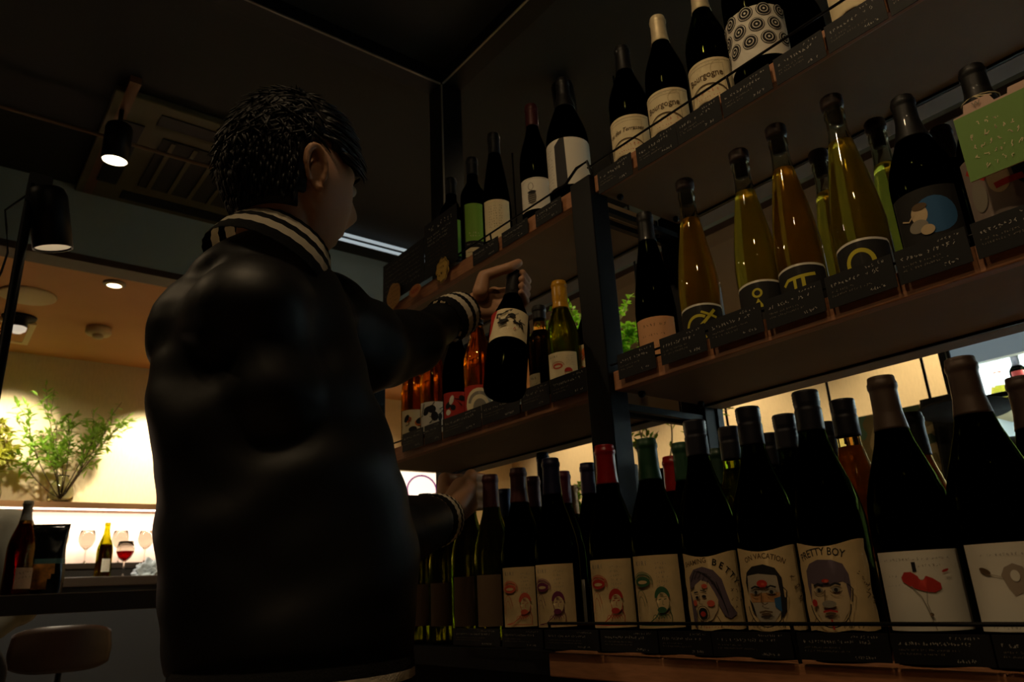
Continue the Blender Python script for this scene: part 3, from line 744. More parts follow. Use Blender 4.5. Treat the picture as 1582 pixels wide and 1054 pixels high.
# middle board, left bay ---------------------------------------------
def base_at(x, y, Y, z): P = aty(x, y, Y); return Vector((P.x, Y, z))
P, H = by_y(863, 437, zm, 1.0)
a = lab_rect(.076, .088, M_cream); a.text('K I R I', -.020, .074, .008, M_greyink); a.ell(-.010, .050, .012, .008, M_pinkink); a.ell(-.010, .049, .008, .003, M_cream); a.arc(-.010, .050, .015, .012, 0, 200, .001, M_redink); a.ell(.014, .034, .009, .010, M_redink, 0, 190); a.arc(.014, .030, .008, .010, 180, 360, .001, M_redink)
for i in range(5): a.scrawl(.010, .074-i*.006, .026, .003, M_greyink, 55+i)
a.scale(.9, .78)
bottle('pale wine bottle with a yellow wax cap and coral lips label', P, H, .0345, 'burg', G_olive, L_yellow, .82, 'wax', 'c08a18', .062, a, .018, -10)
P, H = by_y(832, 475, zm, 1.02)
bottle('slim brown bottle with grey banded neck, left of the yellow wax cap', P, H, .030, 'bord', G_amberg, None, .75, 'foil', '1a1816', .03, art_plain(M_cream, 36, .05, .06), .02, -70)
P, H = by_y(906, 452, zm, 1.065)
bottle('dark bottle with peach label half hidden behind the steel post', P, H, .034, 'burg', G_black, None, .82, 'foil', '101010', .05, art_swirl(M_cream, M_orangeink, M_pinkink, 37, .09, .08), .02, -10)
LB = [(641, 640, 'leftmost brown bottle on the middle board with orange and white label', art_swirl(M_cream, M_orangeink, M_ink, 41), G_amberg, 0, .80),
      (671, 630, 'brown bottle with black bird shape on its white label', art_swirl(M_white, M_ink, M_ink, 43), G_amberg, 0, .80),
      (707, 620, 'dark bottle with red label and white blot below the sleeve', art_swirl(M_redink, M_white, M_ink, 45), G_black, 0, .80),
      (741, 610, 'dark bottle with a white arch on its label below the sleeve', None, G_amberg, 0, .80),
      (786, 600, 'bottle with worn grey label directly behind the held bottle', art_swirl(M_greyink, M_white, M_brown, 47), G_black, 0, .80)]
for x, y, lb, art, gl, az, fl in LB:
    if art is None:
        art = lab_rect(.09, .075, M_redink); art.ell(0, .03, .036, .038, M_cream); art.arc(0, .028, .026, .028, 10, 170, .008, M_greyink); art.ell(0, .02, .016, .022, M_greyink)
    lq = cloudy('dark_amber_liquid', 'b87818', 'f0bc50', .3) if gl is G_amberg else None
    bottle(lb, base_at(x, y, 1.0, zm), .30, .0365, 'burg', gl, lq, .8, 'foil', '101012', .05, art, .015, az)

# upper board ---------------------------------------------------------
zu = ZUT+EPS
P, H = by_y(868, 125, zu, 1.0)
a = lab_rect(.150, .115, M_white); a.poly([(-.034, 0), (-.008, 0), (-.010, .115), (-.020, .115), (-.034, .100)], mat('dark_slate_ink', '2b2a2c', .8)); a.rect(-.060, .0, -.036, .100, M_white)
for i in range(12): a.scrawl(-.057, .092-i*.008, -.040, .0035, M_greyink, 300+i)
bottle('big magnum with a wide white and black label, next to the post top', P, H, .047, 'burg', G_black, None, .82, 'foil', '0a0808', .08, a, .03, 4)
P, H = by_y(820, 165, zu, 1.0)
a = lab_rect(.078, .080, M_white); a.line([(-.036, .002), (-.036, .066), (-.020, .077), (.030, .077)], .0006, M_brown)
a.arc(-.008, .058, .006, .009, 0, 360, .001, M_brown); a.ell(-.006, .030, .010, .018, M_greyink); a.ell(-.006, .043, .010, .004, M_ink)
for i in range(5): a.line([(-.015, .016+i*.005), (.003, .018+i*.005)], .0016, M_ink)
bottle('bottle with red cap and a hive drawing on white label', P, H, .036, 'burg', G_black, None, .82, 'foil', '3c0c0c', .06, a, .03, -8)
P = base_at(768, 330, 1.0, zu)
a = lab_rect(.070, .105, M_cream)
for k in range(3):
    for i in range(9): a.scrawl(-.020+k*.012, .085-i*.007, -.013+k*.012, .004, M_brown, 320+i+20*k)
bottle('dark bottle with tall cream label of small vertical writing', P, .33, .036, 'flute', G_black, None, .82, 'foil', '0a0a0a', .06, a, .02, 0)
for x, y, lb, h0 in ((732, 340, 'tall black boxed bottle with a lime green label and white foot label', .31), (698, 345, 'black bottle showing a lime green square, leftmost on the upper board', .30)):
    P = base_at(x, y, 1.0, zu)
    a = lab_rect(.060, .15, M_ink); a.rect(-.026, .045, .022, .15, M_lime)
    a.scrawl(-.016, .064, .012, .005, M_cream, 330); a.scrawl(-.014, .056, .010, .005, M_cream, 331); a.rect(-.026, .002, .022, .026, M_cream); a.scrawl(-.022, .034, .02, .004, M_chalkink, 332); a.line([(-.02, .014), (.018, .014)], .001, M_brown)
    bottle(lb, P, h0, .033, 'bord', G_black, None, .8, 'foil', '0a0a0a', .05, a, .012, 4)
UR = [(960, 76, 'dark bottle with cream label of script writing, left end of upper right board', art_bourg('ou des Terrasses', 401, True), '0c0a08', None, G_black),
      (1015, 30, 'cream capped bottle with Bourgogne label, dark glass', art_bourg('Bourgogne', 405), 'd0c09a', None, G_black),
      (1077, -20, 'cream capped bottle with Bourgogne label, greenish glass', art_bourg('Bourgogne', 409), 'd0c09a', L_white, G_green)]
for x, y, lb, art, cc, lq, gl in UR:
    P, H = by_y(x, y, zu, 1.0)
    b_ = bottle(lb, P, H, .040, 'burg', gl, lq, .82, 'foil', cc, .062, art, .012, -12)
P = base_at(1172, 70, 1.0, zu); 
bottle('magnum with a white label patterned with black rings', P, .37, .049, 'burg', G_black, None, .82, 'foil', '0a0a0a', .08, art_circles(), .03, -14)
P = base_at(1236, 42, 1.09, zu)
bottle('plain black wide shouldered bottle right of the ringed magnum', P, .30, .040, 'burg', G_black, None, .82, 'foil', '0a0a0a', .06, None)
P = base_at(1322, -10, 1.0, zu)
bottle('bottle with cream label cut by the top frame edge', P, .30, .040, 'burg', G_black, None, .82, 'foil', '0a0a0a', .06, art_plain(M_cream, 421, .09, .09), .012, -14)

# price cards ---------------------------------------------------------
def card(x0, x1, z0, z1, Y, label, seed, tiltx=0, group=None, rows=3):
    wd, h = x1-x0, z1-z0
    t = thing('price_card', label, 'price card', ((x0+x1)/2, Y, z0), group)
    b = newbox((-wd/2, 0, 0), (wd/2, .0012, h)); link('card_back', b, M_chalk, t)
    a = Art(M_chalk); a.L = 1; rn = random.Random(seed)
    a.scrawl(wd*.12, h*.82, wd*.40, h*.09, M_chalkink, seed+9)
    a.scrawl(-wd*.42, h*.62, wd*.30, h*.12, M_chalkink, seed, gap=.3)
    for i in range(rows-1): a.scrawl(-wd*.42, h*(.44-.13*i), wd*rn.uniform(-.1, .25), h*.065, M_greyink, seed+i+1, gap=.3)
    a.scrawl(wd*.14, h*.10, wd*.34, h*.11, M_chalkink, seed+20, gap=.2)
    a.flat('chalk_writing', t)
    if tiltx: t.rotation_euler = (math.radians(tiltx), 0, 0)
    return t
YC = DF-.0095
def cards(spec, Y, zfun, where):
    for i, (xa, xb, ya, lb) in enumerate(spec):
        A = aty(xa, ya, Y); slope = -.33; B = aty(xb, ya+(xb-xa)*zfun[2], Y)
        card(A.x, B.x, zfun[0], zfun[1], Y-.0004*(i % 3), lb, 500+int(xa), 0)
zlo, zhi = ZMT-.022, ZMT+.024
cards([(955, 1012, 570, 'chalkboard price card under the peach labelled bottle, right beside the post'),
       (1022, 1092, 555, 'chalkboard price card under the fish symbol bottle'),
       (1098, 1181, 535, 'chalkboard price card under the ring and triangle bottle'),
       (1185, 1276, 505, 'chalkboard price card under the pi symbol bottle'),
       (1281, 1386, 470, 'chalkboard price card under the arch symbol bottle'),
       (1391, 1503, 435, 'chalkboard price card under the blue picture label bottle'),
       (1511, 1640, 395, 'chalkboard price card under the bottle with the green neck tag')], YC, (zlo, zhi, -.33), 'm')
cards([(851, 911, 610, 'chalkboard price card under the yellow wax capped bottle'),
       (806, 849, 625, 'chalkboard price card left of the yellow wax bottle, under the slim bottle'),
       (745, 803, 645, 'chalkboard price card directly below the held bottle'),
       (684, 743, 662, 'dark price card below the red and white blot label'),
       (656, 682, 675, 'small price card below the black bird label'),
       (622, 654, 684, 'leftmost price card on the middle board')], YC, (zlo, zhi, -.31), 'ml')
zlo, zhi = ZUT-.052, ZUT-.005
cards([(924, 976, 285, 'chalkboard card with dense writing right above the post'),
       (985, 1047, 255, 'chalkboard card below the dark Bourgogne bottle'),
       (1048.5, 1116, 222, 'chalkboard card below the greenish Bourgogne bottle'),
       (1118, 1194, 180, 'chalkboard card below the ringed magnum'),
       (1201, 1277, 130, 'chalkboard card below the plain black bottle, upper board'),
       (1281, 1372, 80, 'chalkboard card nearest the top frame edge'),
       (1376, 1470, 20, 'chalkboard card at the top right, partly out of frame')], YC, (zlo, zhi, -.6), 'u')
zlo, zhi = ZUT-.041, ZUT-.003
cards([(828, 868, 350, 'chalkboard card below the white and black labelled magnum'),
       (776, 816, 380, 'chalkboard card below the hive drawing bottle'),
       (731, 770, 405, 'chalkboard card below the tall cream label')], YC, (zlo, zhi, -.66), 'ul')
zlo, zhi = ZB+.006, ZB+.034
cards([(700, 772, 985, 'dark price card at the shaded left end of the counter'),
       (776, 838, 985, 'price card below the half shaded label on the counter'),
       (842, 925, 985, 'price card below the purple lips label'),
       (928, 1015, 985, 'price card below the red and green lips labels'),
       (1018, 1098, 985, 'price card below the shouting woman label'),
       (1100, 1222, 985, 'price card below the black haired man label'),
       (1232, 1372, 990, 'price card below the PRETTY BOY label'),
       (1376, 1530, 990, 'price card below the red petal flower label'),
       (1534, 1700, 990, 'price card at the right frame edge of the counter')], .793, (zlo, zhi, 0), 'b')

# tall chalkboards and speech tags at the left end of the upper board -------
def shape_card(name, label, cat, c, pts, m, artf=None, Y=None, edge=None, rot=0):
    t = thing(name, label, cat, c); R = Matrix.Rotation(math.radians(rot), 4, 'Y')
    b = bmesh.new(); vs = [b.verts.new((x, 0, z)) for x, z in pts]; f = b.faces.new(vs); f.normal_update()
    r = bmesh.ops.extrude_face_region(b, geom=[f]); bmesh.ops.translate(b, vec=(0, .0015, 0), verts=[v for v in r['geom'] if isinstance(v, bmesh.types.BMVert)])
    bmesh.ops.recalc_face_normals(b, faces=b.faces[:]); b.transform(R); link('card_back', b, m, t)
    if artf:
        a = Art(m); a.L = 1; artf(a)
        if edge: a.line([(x*.93, z*.93) for x, z in pts], .0016, edge, close=True)
        a.flat('lettering', t, R)
    return t
bX0, bX1 = aty(655, 430, .935).x, aty(706, 400, .935).x
def b1(a):
    a.scrawl(-.055, .125, .055, .016, M_chalkink, 601, gap=.25)
    for i in range(8): a.scrawl(-.06, .108-i*.011, .05-.01*(i % 3), .006, M_chalkink if i < 3 else M_brown, 610+i, gap=.3)
wb = (bX1-bX0)
shape_card('chalkboard_sign', 'tall chalkboard sign covered in handwriting, leaning before the lime labels', 'chalkboard', ((bX0+bX1)/2, .938, ZUT+.002), [(-wb/2, 0), (wb/2, 0), (wb/2, .155), (-wb/2, .155)], M_chalk, b1)
cX0 = aty(590, 470, .935).x; wc = bX0-cX0-.004
def b2(a):
    for i in range(7): a.scrawl(-wc*.42, .105-i*.014, wc*.4, .006, M_greyink, 630+i, gap=.5)
shape_card('chalkboard_sign', 'darker chalkboard sign with faint writing at the far left end of the rack', 'chalkboard', ((bX0+cX0)/2, .9375, ZUT+.002), [(-wc/2, 0), (wc/2, 0), (wc/2, .125), (-wc/2, .125)], M_chalk, b2)
M_kraft = mat('kraft_card', 'b8884c', .8); M_kraft2 = mat('yellow_kraft_card', 'c09a48', .8)
def cloud(rx, rz, n, amp): return [((rx+amp*abs(math.sin(n*t/2)))*math.cos(t), (rz+amp*abs(math.sin(n*t/2)))*math.sin(t)) for t in [2*PI*i/48 for i in range(48)]]
def t1(a):
    a.scrawl(-.012, .018, .014, .007, M_ink, 650, gap=.2); a.scrawl(-.016, .004, .018, .008, M_ink, 651, gap=.2); a.scrawl(-.024, -.014, .024, .011, M_ink, 652, gap=.2)
C = aty(683, 417, .930)
shape_card('speech_tag', 'yellow cloud shaped tag with black handwriting on the upper wood edge', 'tag', C, cloud(.026, .030, 9, .005), M_kraft2, t1, edge=M_ink)
def t2(a): a.text('NEW!', 0, -.006, .015, M_redink, 0, .95)
C = aty(641, 449, .930)
shape_card('oval_tag', 'small orange oval tag with red lettering between two speech tags', 'tag', C, [(.029*math.cos(2*PI*i/32), .016*math.sin(2*PI*i/32)) for i in range(32)], mat('orange_card', 'c47a48', .8), t2)
def t3(a):
    for i in range(5): a.scrawl(-.026, .020-i*.013, .026, .006, M_brown, 660+i, gap=.3)
C = aty(608, 457, .930)
shape_card('speech_tag', 'kraft coloured blob shaped tag at the left end of the upper board', 'tag', C, cloud(.034, .034, 5, .004), M_kraft, t3)
# green neck tag
A = aty(1500, 282, .925); wg = .080
def gt(a):
    a.L = 2; z = a.lay(); a.rect(-wg/2, 0, wg/2, .086, mat('leaf_green_card', '6f9448', .7), z)
    rows = [(.064, -.02, .01), (.050, -.028, .028), (.036, -.03, .03), (.022, -.028, .03), (.009, -.02, .02)]
    for i, (y, x0, x1) in enumerate(rows): a.scrawl(x0, y, x1, .008, M_cream, 680+i, wd=.0009, gap=.5)
    a.text('W', -.012, .091, .009, M_greyink)
hh = .086
pts = [(-wg/2, 0), (wg/2, 0), (wg/2, hh+.010), (.022, hh+.010), (.020, hh+.003), (.006, hh+.003), (.002, hh+.014), (-.026, hh+.014), (-.028, hh+.003), (-wg/2, hh+.002)]
tg_ = shape_card('neck_tag', 'leaf green handwritten tag with pale top edge at right', 'tag', ((A.x+wg/2), .925, A.z), pts, mat('pale_pink_card', 'c8a896', .8), gt)
b = bmesh.new(); cL = Vector((PG.x-tg_.location.x, 1.0-.925, zm+HG*.80-tg_.location.z))
tube(b, [(-.005, .001, hh+.012)]+[(cL.x+.022*math.cos(t), cL.y+.022*math.sin(t), cL.z) for t in [-PI/2+2*PI*i/16 for i in range(17)]]+[(.005, .001, hh+.012)], .0007, 5)
link('string', b, M_cream, tg_)

# ------------------------------------------------------------------ LIT BAR AT THE LEFT
LX = -5.06
zl = atx(120, 776, LX).z
zc2 = atx(150, 870, -5.07).z
ld = tag(link('wall_ledge', newbox((XW+.001, -1.2, zl-.035), (LX, 2.6, zl)), mat('ledge_wood', '8a6238', .6)), 'wooden display ledge along the beige wall, under the plants', 'ledge')
b = newbox((XW+.001, -1.2, zc2+.001), (XW+.012, 2.6, zl-.036)); tag(link('splash_panel', b, mat('pinkish_white_panel', 'd8c0b0', .6)), 'pinkish white panel lit from above, under the wall ledge', 'panel')
b = newbox((LX-.03, -1.2, zl-.041), (LX-.012, 2.6, zl-.036)); tag(link('led_strip', b, mat('led_strip', 'fff0e0', .5, emit='ffe8d0', es=9)), 'bright warm white light strip under the wall ledge', 'light strip')
area('led_light', (LX-.04, .7, zl-.045), (XW+.05, .7, zl-.5), 30, (1, .85, .70), 3.6, .03)
bc = thing('back_counter', 'dark back counter below the lit panel', 'counter', (-5.0, .7, 0))
for nm, a_, b_, m_ in (('counter_top', (-.275, -1.9, zc2-.03), (-.07, 1.9, zc2), mat('dark_counter_wood', '33261a', .5)), ('counter_base', (-.27, -1.88, 0), (-.08, 1.88, zc2-.031), mat('dark_cabinet_brown', '221d18', .7))): link(nm, newbox(a_, b_), m_, bc)
def vobj(xt, yt, xb, yb, H):   # foot of an upright object of height H seen between two image heights
    rt, rb = ray(xt, yt), ray(xb, yb); X = H/(rt.z/rt.x-rb.z/rb.x); return atx(xb, yb, X)
PB = vobj(163, 808, 157, 893, .30)
bar = thing('bar_counter', 'long dark bar counter carrying the yellow green bottle and red wine glass', 'bar counter', (PB.x, .6, 0))
link('counter_top', newbox((-.22, -2.0, PB.z-.05), (.20, 2.0, PB.z), .004), mat('dark_counter_wood', '33261a', .5), bar)
link('front_panel', newbox((-.20, -1.98, 0), (.14, 1.98, PB.z-.051)), mat('slate_panel', '34363a', .7, nscale=3, namt=.08), bar)
a = lab_rect(.045, .07, M_white); a.scrawl(-.01, .01, .012, .004, M_ink, 900)
bb = bottle('half full bottle with glowing yellow green neck on the bar', PB+Vector((0, 0, EPS)), .300, .041, 'burg', glassmat('yellow_green_glass', 'eaea50', .02, 1.4), mat('deep_red_wine', '3a0408', .2), .60, 'none', '', .02, a, .03, 20)
def wineglass(label, loc, s=1.0, wine=None, group=None):
    t = thing('wine_glass', label, 'wine glass', loc, group)
    P = [(0, 0), (.034, 0), (.034, .0015), (.006, .006), (.0035, .02), (.0035, .075), (.010, .085), (.032, .105), (.046, .135), (.046, .155), (.038, .195), (.0365, .195), (.0445, .155), (.0445, .136), (.031, .108), (.009, .088), (0, .086)]
    b = bmesh.new(); lathe(b, [(r*s, z*s) for r, z in P], 28); link('glass', b, glassmat('thin_crystal', 'fbfaf6', .01, 1.2), t, True)
    if wine:
        b = bmesh.new(); lathe(b, [(0, .0865*s), (.009*s, .0885*s), (.031*s, .1085*s), (.0442*s, .137*s), (.0442*s, .140*s), (0, .140*s)], 28); link('wine', b, wine, t, True)
    return t
Pg = atx(189, 893, PB.x+.02); Pg.z = PB.z+EPS
wineglass('round glass of red wine beside the yellow green bottle', Pg, 1.0, cloudy('red_wine_liquid', 'b01818', 'd82820', .4))
for i, (x, y, lb) in enumerate([(130, 868, 'clear stemmed glass left of the half full bottle, against the lit panel'), (88, 868, 'clear stemmed glass nearest the black pouch, against the lit panel'), (182, 868, 'clear stemmed glass behind the red wine glass'), (222, 868, 'clear stemmed glass near the jacket back, against the lit panel')]):
    P = atx(x, y, -5.15); P.z = zc2+EPS; wineglass(lb, P, .98)
# crumpled blue and white cloth
b = bmesh.new(); bmesh.ops.create_icosphere(b, subdivisions=5, radius=1)
for v in b.verts:
    n_ = noise.noise(v.co*2.2)*.35+noise.noise(v.co*6)*.22; v.co = Vector((v.co.x*.055, v.co.y*.085, max(v.co.z, -.15)*.075+.011))*(1+n_); v.co.z = max(v.co.z, .001)
Pc2 = atx(232, 893, PB.x-.02); Pc2.z = PB.z
mcl = mat('blue_white_cloth', 'b8c4cc', .8, nscale=30, namt=.45)
tag(link('crumpled_cloth', b, mcl, None, True, Pc2), 'crumpled blue and white cloth on the bar, right of the wine glass', 'cloth')
# near counter with bottle and pouch
PN = vobj(42, 775, 22, 921, .305)
nc = thing('high_counter', 'thick dark counter slab in the foreground at left', 'counter', (PN.x, .2, 0))
link('counter_top', newbox((-.24, -1.2, PN.z-.062), (.14, 1.15, PN.z), .003), mat('dark_table_wood', '2c2118', .35), nc)
for yy in (-1.0, 1.0): link('leg', newbox((-.08, yy-.03, 0), (-.02, yy+.03, PN.z-.0625)), M_steel, nc)
a = lab_rect(.062, .066, mat('beige_pink_paper', 'b8977c', .8)); a.scrawl(-.02, .045, .022, .008, M_ink, 910, rot=8); a.scrawl(-.02, .03, .022, .008, M_brown, 911, rot=8)
bottle('dark rose bottle with grey cap and beige label on the near counter at left', PN+Vector((0, 0, EPS)), .305, .042, 'burg', G_amberg, L_rose, .75, 'foil', '8a8478', .065, a, .02, 32)
# pouch
PP = atx(62, 920, PN.x-.06); PP.z = PN.z+.001
t = thing('snack_pouch', 'black glossy pouch with an orange picture, behind the grey capped bottle', 'pouch', PP)
b = bmesh.new(); N = 14; W_, H_ = .062, .235; gr = {}
for sgn in (0, 1):
    for i in range(N+1):
        for j in range(N+1):
            u, v = i/N, j/N; d = (math.sin(PI*u)**.6)*(math.sin(PI*min(1, .12+v*.88))**.5)*.026*(1.1-v*.7)
            edge = i in (0, N) or j == N
            if sgn and edge: gr[(1, i, j)] = gr[(0, i, j)]; continue
            d += .006*noise.noise(Vector((u*4, v*6, sgn*5)))
            gr[(sgn, i, j)] = b.verts.new(((d if not edge else 0)*(1 if sgn == 0 else -1), (u-.5)*2*W_*(1+.06*math.sin(v*7)), v*H_))
for sgn in (0, 1):
    for i in range(N):
        for j in range(N):
            q = [gr[(sgn, i, j)], gr[(sgn, i+1, j)], gr[(sgn, i+1, j+1)], gr[(sgn, i, j+1)]]
            if sgn: q = q[::-1]
            try:
                f = b.faces.new(q); f.material_index = 1 if (sgn == 0 and 1 <= j <= 5 and 3 <= i+int(2*math.sin(j)) <= 9) else (2 if (sgn == 0 and j == 6) else 0)
            except ValueError: pass
pp = link('pouch_body', b, [mat('black_foil_plastic', '0c0d0e', .2), mat('orange_print', 'c8813a', .4, nscale=60, namt=.5), mat('teal_print', '4a6a66', .3)], t, True)
pp.rotation_euler = (0, 0, math.radians(-20))
# stool seen under the near counter
Ps = vobj(98, 967, 92, 1040, .19)
t = thing('bar_stool', 'brown plywood bar stool backrest under the near counter edge', 'bar stool', (Ps.x, Ps.y, 0))
bw = mat('walnut_plywood', '2c1a0e', .4, nscale=20, namt=.15, stretch=(1, 6, 1))
b = bmesh.new(); n = 20; g_ = {}
for i in range(n+1):
    for j in range(9):
        u = i/n*2-1; v = j/8; hw = .20*(1-.10*abs(v-.45)); hgt = .19*(1-.30*abs(u)**4)
        for k in (0, 1):
            g_[(i, j, k)] = b.verts.new((-.05*u*u+.012*k, u*hw, (v-.5)*hgt+.095))
for i in range(n):
    for j in range(8):
        b.faces.new([g_[(i, j, 0)], g_[(i, j+1, 0)], g_[(i+1, j+1, 0)], g_[(i+1, j, 0)]]); b.faces.new([g_[(i, j, 1)], g_[(i+1, j, 1)], g_[(i+1, j+1, 1)], g_[(i, j+1, 1)]])
for i in range(n):
    for j in (0, 8):
        q = [g_[(i, j, 0)], g_[(i+1, j, 0)], g_[(i+1, j, 1)], g_[(i, j, 1)]]; b.faces.new(q if j == 0 else q[::-1])
for j in range(8):
    for i in (0, n):
        q = [g_[(i, j, 0)], g_[(i, j, 1)], g_[(i, j+1, 1)], g_[(i, j+1, 0)]]; b.faces.new(q if i == 0 else q[::-1])
o = link('backrest', b, bw, t, True); o.location = (0, 0, Ps.z)
zs_ = Ps.z-.10
b = bmesh.new(); lathe(b, [(0, -.03), (.15, -.028), (.185, -.01), (.19, 0), (.17, .006), (0, .002)], 32, (-.2, 0, zs_)); link('seat', b, bw, t, True)
b = bmesh.new(); tube(b, [(-.012, 0, Ps.z+.06), (-.03, 0, Ps.z-.04), (-.10, 0, zs_-.03)], .012); link('back_support', b, M_steel, t)
b = bmesh.new(); lathe(b, [(0, 0), (.2, 0), (.2, .012), (.03, .025), (.022, .05), (.022, zs_-.03), (0, zs_-.03)], 28, (-.2, 0, 0)); link('pedestal', b, M_steel, t, True)

# foliage -----------------------------------------------------------------
def leafmat(name, h, tr=.4):
    if name in MC: return MC[name]
    m = bpy.data.materials.new(name); m.use_nodes = True; MC[name] = m; nt = m.node_tree; nt.nodes.clear()
    o = nt.nodes.new('ShaderNodeOutputMaterial'); d = nt.nodes.new('ShaderNodeBsdfPrincipled'); d.inputs[0].default_value = rgb(h)+(1,); d.inputs['Roughness'].default_value = .45
    t_ = nt.nodes.new('ShaderNodeBsdfTranslucent'); c = rgb(h); t_.inputs[0].default_value = (min(1, c[0]*1.8), min(1, c[1]*1.8), c[2], 1); mx = nt.nodes.new('ShaderNodeMixShader'); mx.inputs[0].default_value = tr
    nt.links.new(d.outputs[0], mx.inputs[1]); nt.links.new(t_.outputs[0], mx.inputs[2]); nt.links.new(mx.outputs[0], o.inputs[0]); return m
M_leaf = leafmat('leaf_green', '7a9c3c'); M_leafb = leafmat('fresh_leaf_green', '86b83a'); M_twig = mat('pale_twig', 'a08a68', .7, nscale=40, namt=.2)
def leaf(bm, p, d, L, W, rn):
    d = d.normalized(); s = d.cross(Vector((rn.uniform(-.5, .5), rn.uniform(-.5, .5), 1))).normalized(); up = s.cross(d)
    P = [p, p+d*L*.35+s*W*.5+up*L*.05, p+d*L*.7+s*W*.38+up*L*.04, p+d*L-up*L*.08, p+d*L*.7-s*W*.38+up*L*.04, p+d*L*.35-s*W*.5+up*L*.05, p+d*L*.5-up*L*.01]
    v = [bm.verts.new(q) for q in P]
    for f in ((0, 1, 6), (1, 2, 6), (2, 3, 6), (3, 4, 6), (4, 5, 6), (5, 0, 6)): bm.faces.new([v[i] for i in f])
def plant(root, tips, seed, leafL, leafW, nl, mleaf, wob=.1, sub=4, subl=.3, tr=.004, leafstart=.35):
    rn = random.Random(seed); bs, bl = bmesh.new(), bmesh.new(); root = Vector(root)
    for tp in tips:
        tp = Vector(tp); pts = []; n = 9; bend = Vector((rn.uniform(-1, 1), rn.uniform(-1, 1), .3))*wob
        for i in range(n):
            f = i/(n-1); pts.append(root.lerp(tp, f)+bend*math.sin(PI*f)*.5+Vector((0, 0, .0)))
        L = (tp-root).length; tube(bs, pts, [tr*(1-.7*i/n) for i in range(n)], 6)
        subs = [(pts, 1)]
        for k in range(sub):
            f = rn.uniform(leafstart, .95); p = pts[min(int(f*(n-1)), n-1)]; d = (pts[-1]-pts[0]).normalized()+Vector((rn.uniform(-1, 1), rn.uniform(-1, 1), rn.uniform(-.3, 1)))*.8
            q = [p+d.normalized()*subl*L*j/4*rn.uniform(.8, 1)+Vector((0, 0, -.03*j*j/16)) for j in range(5)]; q[0] = p
            tube(bs, q, [tr*.45*(1-.12*j) for j in range(5)], 5); subs.append((q, .5))
        for q, wgt in subs:
            for k in range(int(nl*wgt)):
                f = rn.uniform(leafstart if wgt == 1 else .2, 1)*(len(q)-1); i = min(int(f), len(q)-2); p = q[i].lerp(q[i+1], f-i)
                d = (q[i+1]-q[i]).normalized()*.6+Vector((rn.uniform(-1, 1), rn.uniform(-1, 1), rn.uniform(-.7, .5)))
                leaf(bl, p, d, leafL*rn.uniform(.6, 1.2), leafW*rn.uniform(.7, 1.1), rn)
    return bs, bl
def plantthing(name, label, cat, root, tips, seed, vase=None, **k):
    t = thing(name, label, cat, root); rel_ = [Vector(q)-Vector(root) for q in tips]; cl_ = k.get('clamp')
    st = vase[1] if vase else 0
    bs, bl = plant((0, 0, .02), rel_, seed, k.get('L', .05), k.get('W', .018), k.get('nl', 26), k.get('m', M_leaf), k.get('wob', .1), k.get('sub', 4), k.get('subl', .3), k.get('tr', .004), k.get('ls', .35))
    if cl_:
        for bb_ in (bs, bl):
            for v in bb_.verts: v.co.x = max(v.co.x, cl_-root[0])
    link('branches', bs, k.get('tm', M_twig), t, True); o = link('foliage', bl, k.get('m', M_leaf), t); o['kind'] = 'stuff'
    if vase:
        r, h, vm, solid = vase
        b = bmesh.new(); P = [(0, 0), (r*.7, 0), (r*.95, h*.12), (r, h*.35), (r*.8, h*.7), (r*.42, h*.9), (r*.5, h)]
        P += [(r*.5-.003, h), (r*.42-.003, h*.9), (r*.8-.003, h*.7), (r-.003, h*.35), (r*.9-.003, h*.14), (0, h*.05)]
        lathe(b, P, 30); link('vase', b, vm, t, True)
    return t
LXm = (XW+LX)/2-.005
Pv = atx(92, 776, LXm); Pv.z = zl+EPS
def wt(x, y, dx=0): return atx(x, y, LXm+dx)
plantthing('vase_plant', 'leafy green branches in a clear vase on the lit ledge', 'plant', Pv,
  [wt(70, 615, .06), (wt(45, 640, .10)), wt(88, 650, .12), wt(60, 680, .1), wt(110, 660, .05), wt(128, 690, .1), wt(150, 655, .08), wt(188, 622, .04), wt(200, 640, .08), wt(40, 705, .1), wt(85, 690, .15), wt(165, 665, .1), wt(105, 640, .12)],
  11, vase=(.07, .17, G_clear, 0), L=.060, W=.021, nl=15, sub=6, subl=.36, m=M_leaf, wob=.12, ls=.45, clamp=XW+.012, tm=mat('dark_twig', '4a3a24', .7))
Pv = atx(-22, 772, LXm); Pv.z = zl+EPS
plantthing('vase_plant', 'second leafy plant on the ledge cut by the left frame edge', 'plant', Pv, [wt(2, 650, .08), wt(14, 668, .1), wt(20, 690, .1), wt(-20, 640, .1), wt(-45, 660, .1), wt(0, 700, .12)], 12, vase=(.07, .16, G_clear, 0), L=.06, W=.024, nl=26, sub=4, m=leafmat('olive_leaf', '8a8a3a'), ls=.45, clamp=XW+.012)
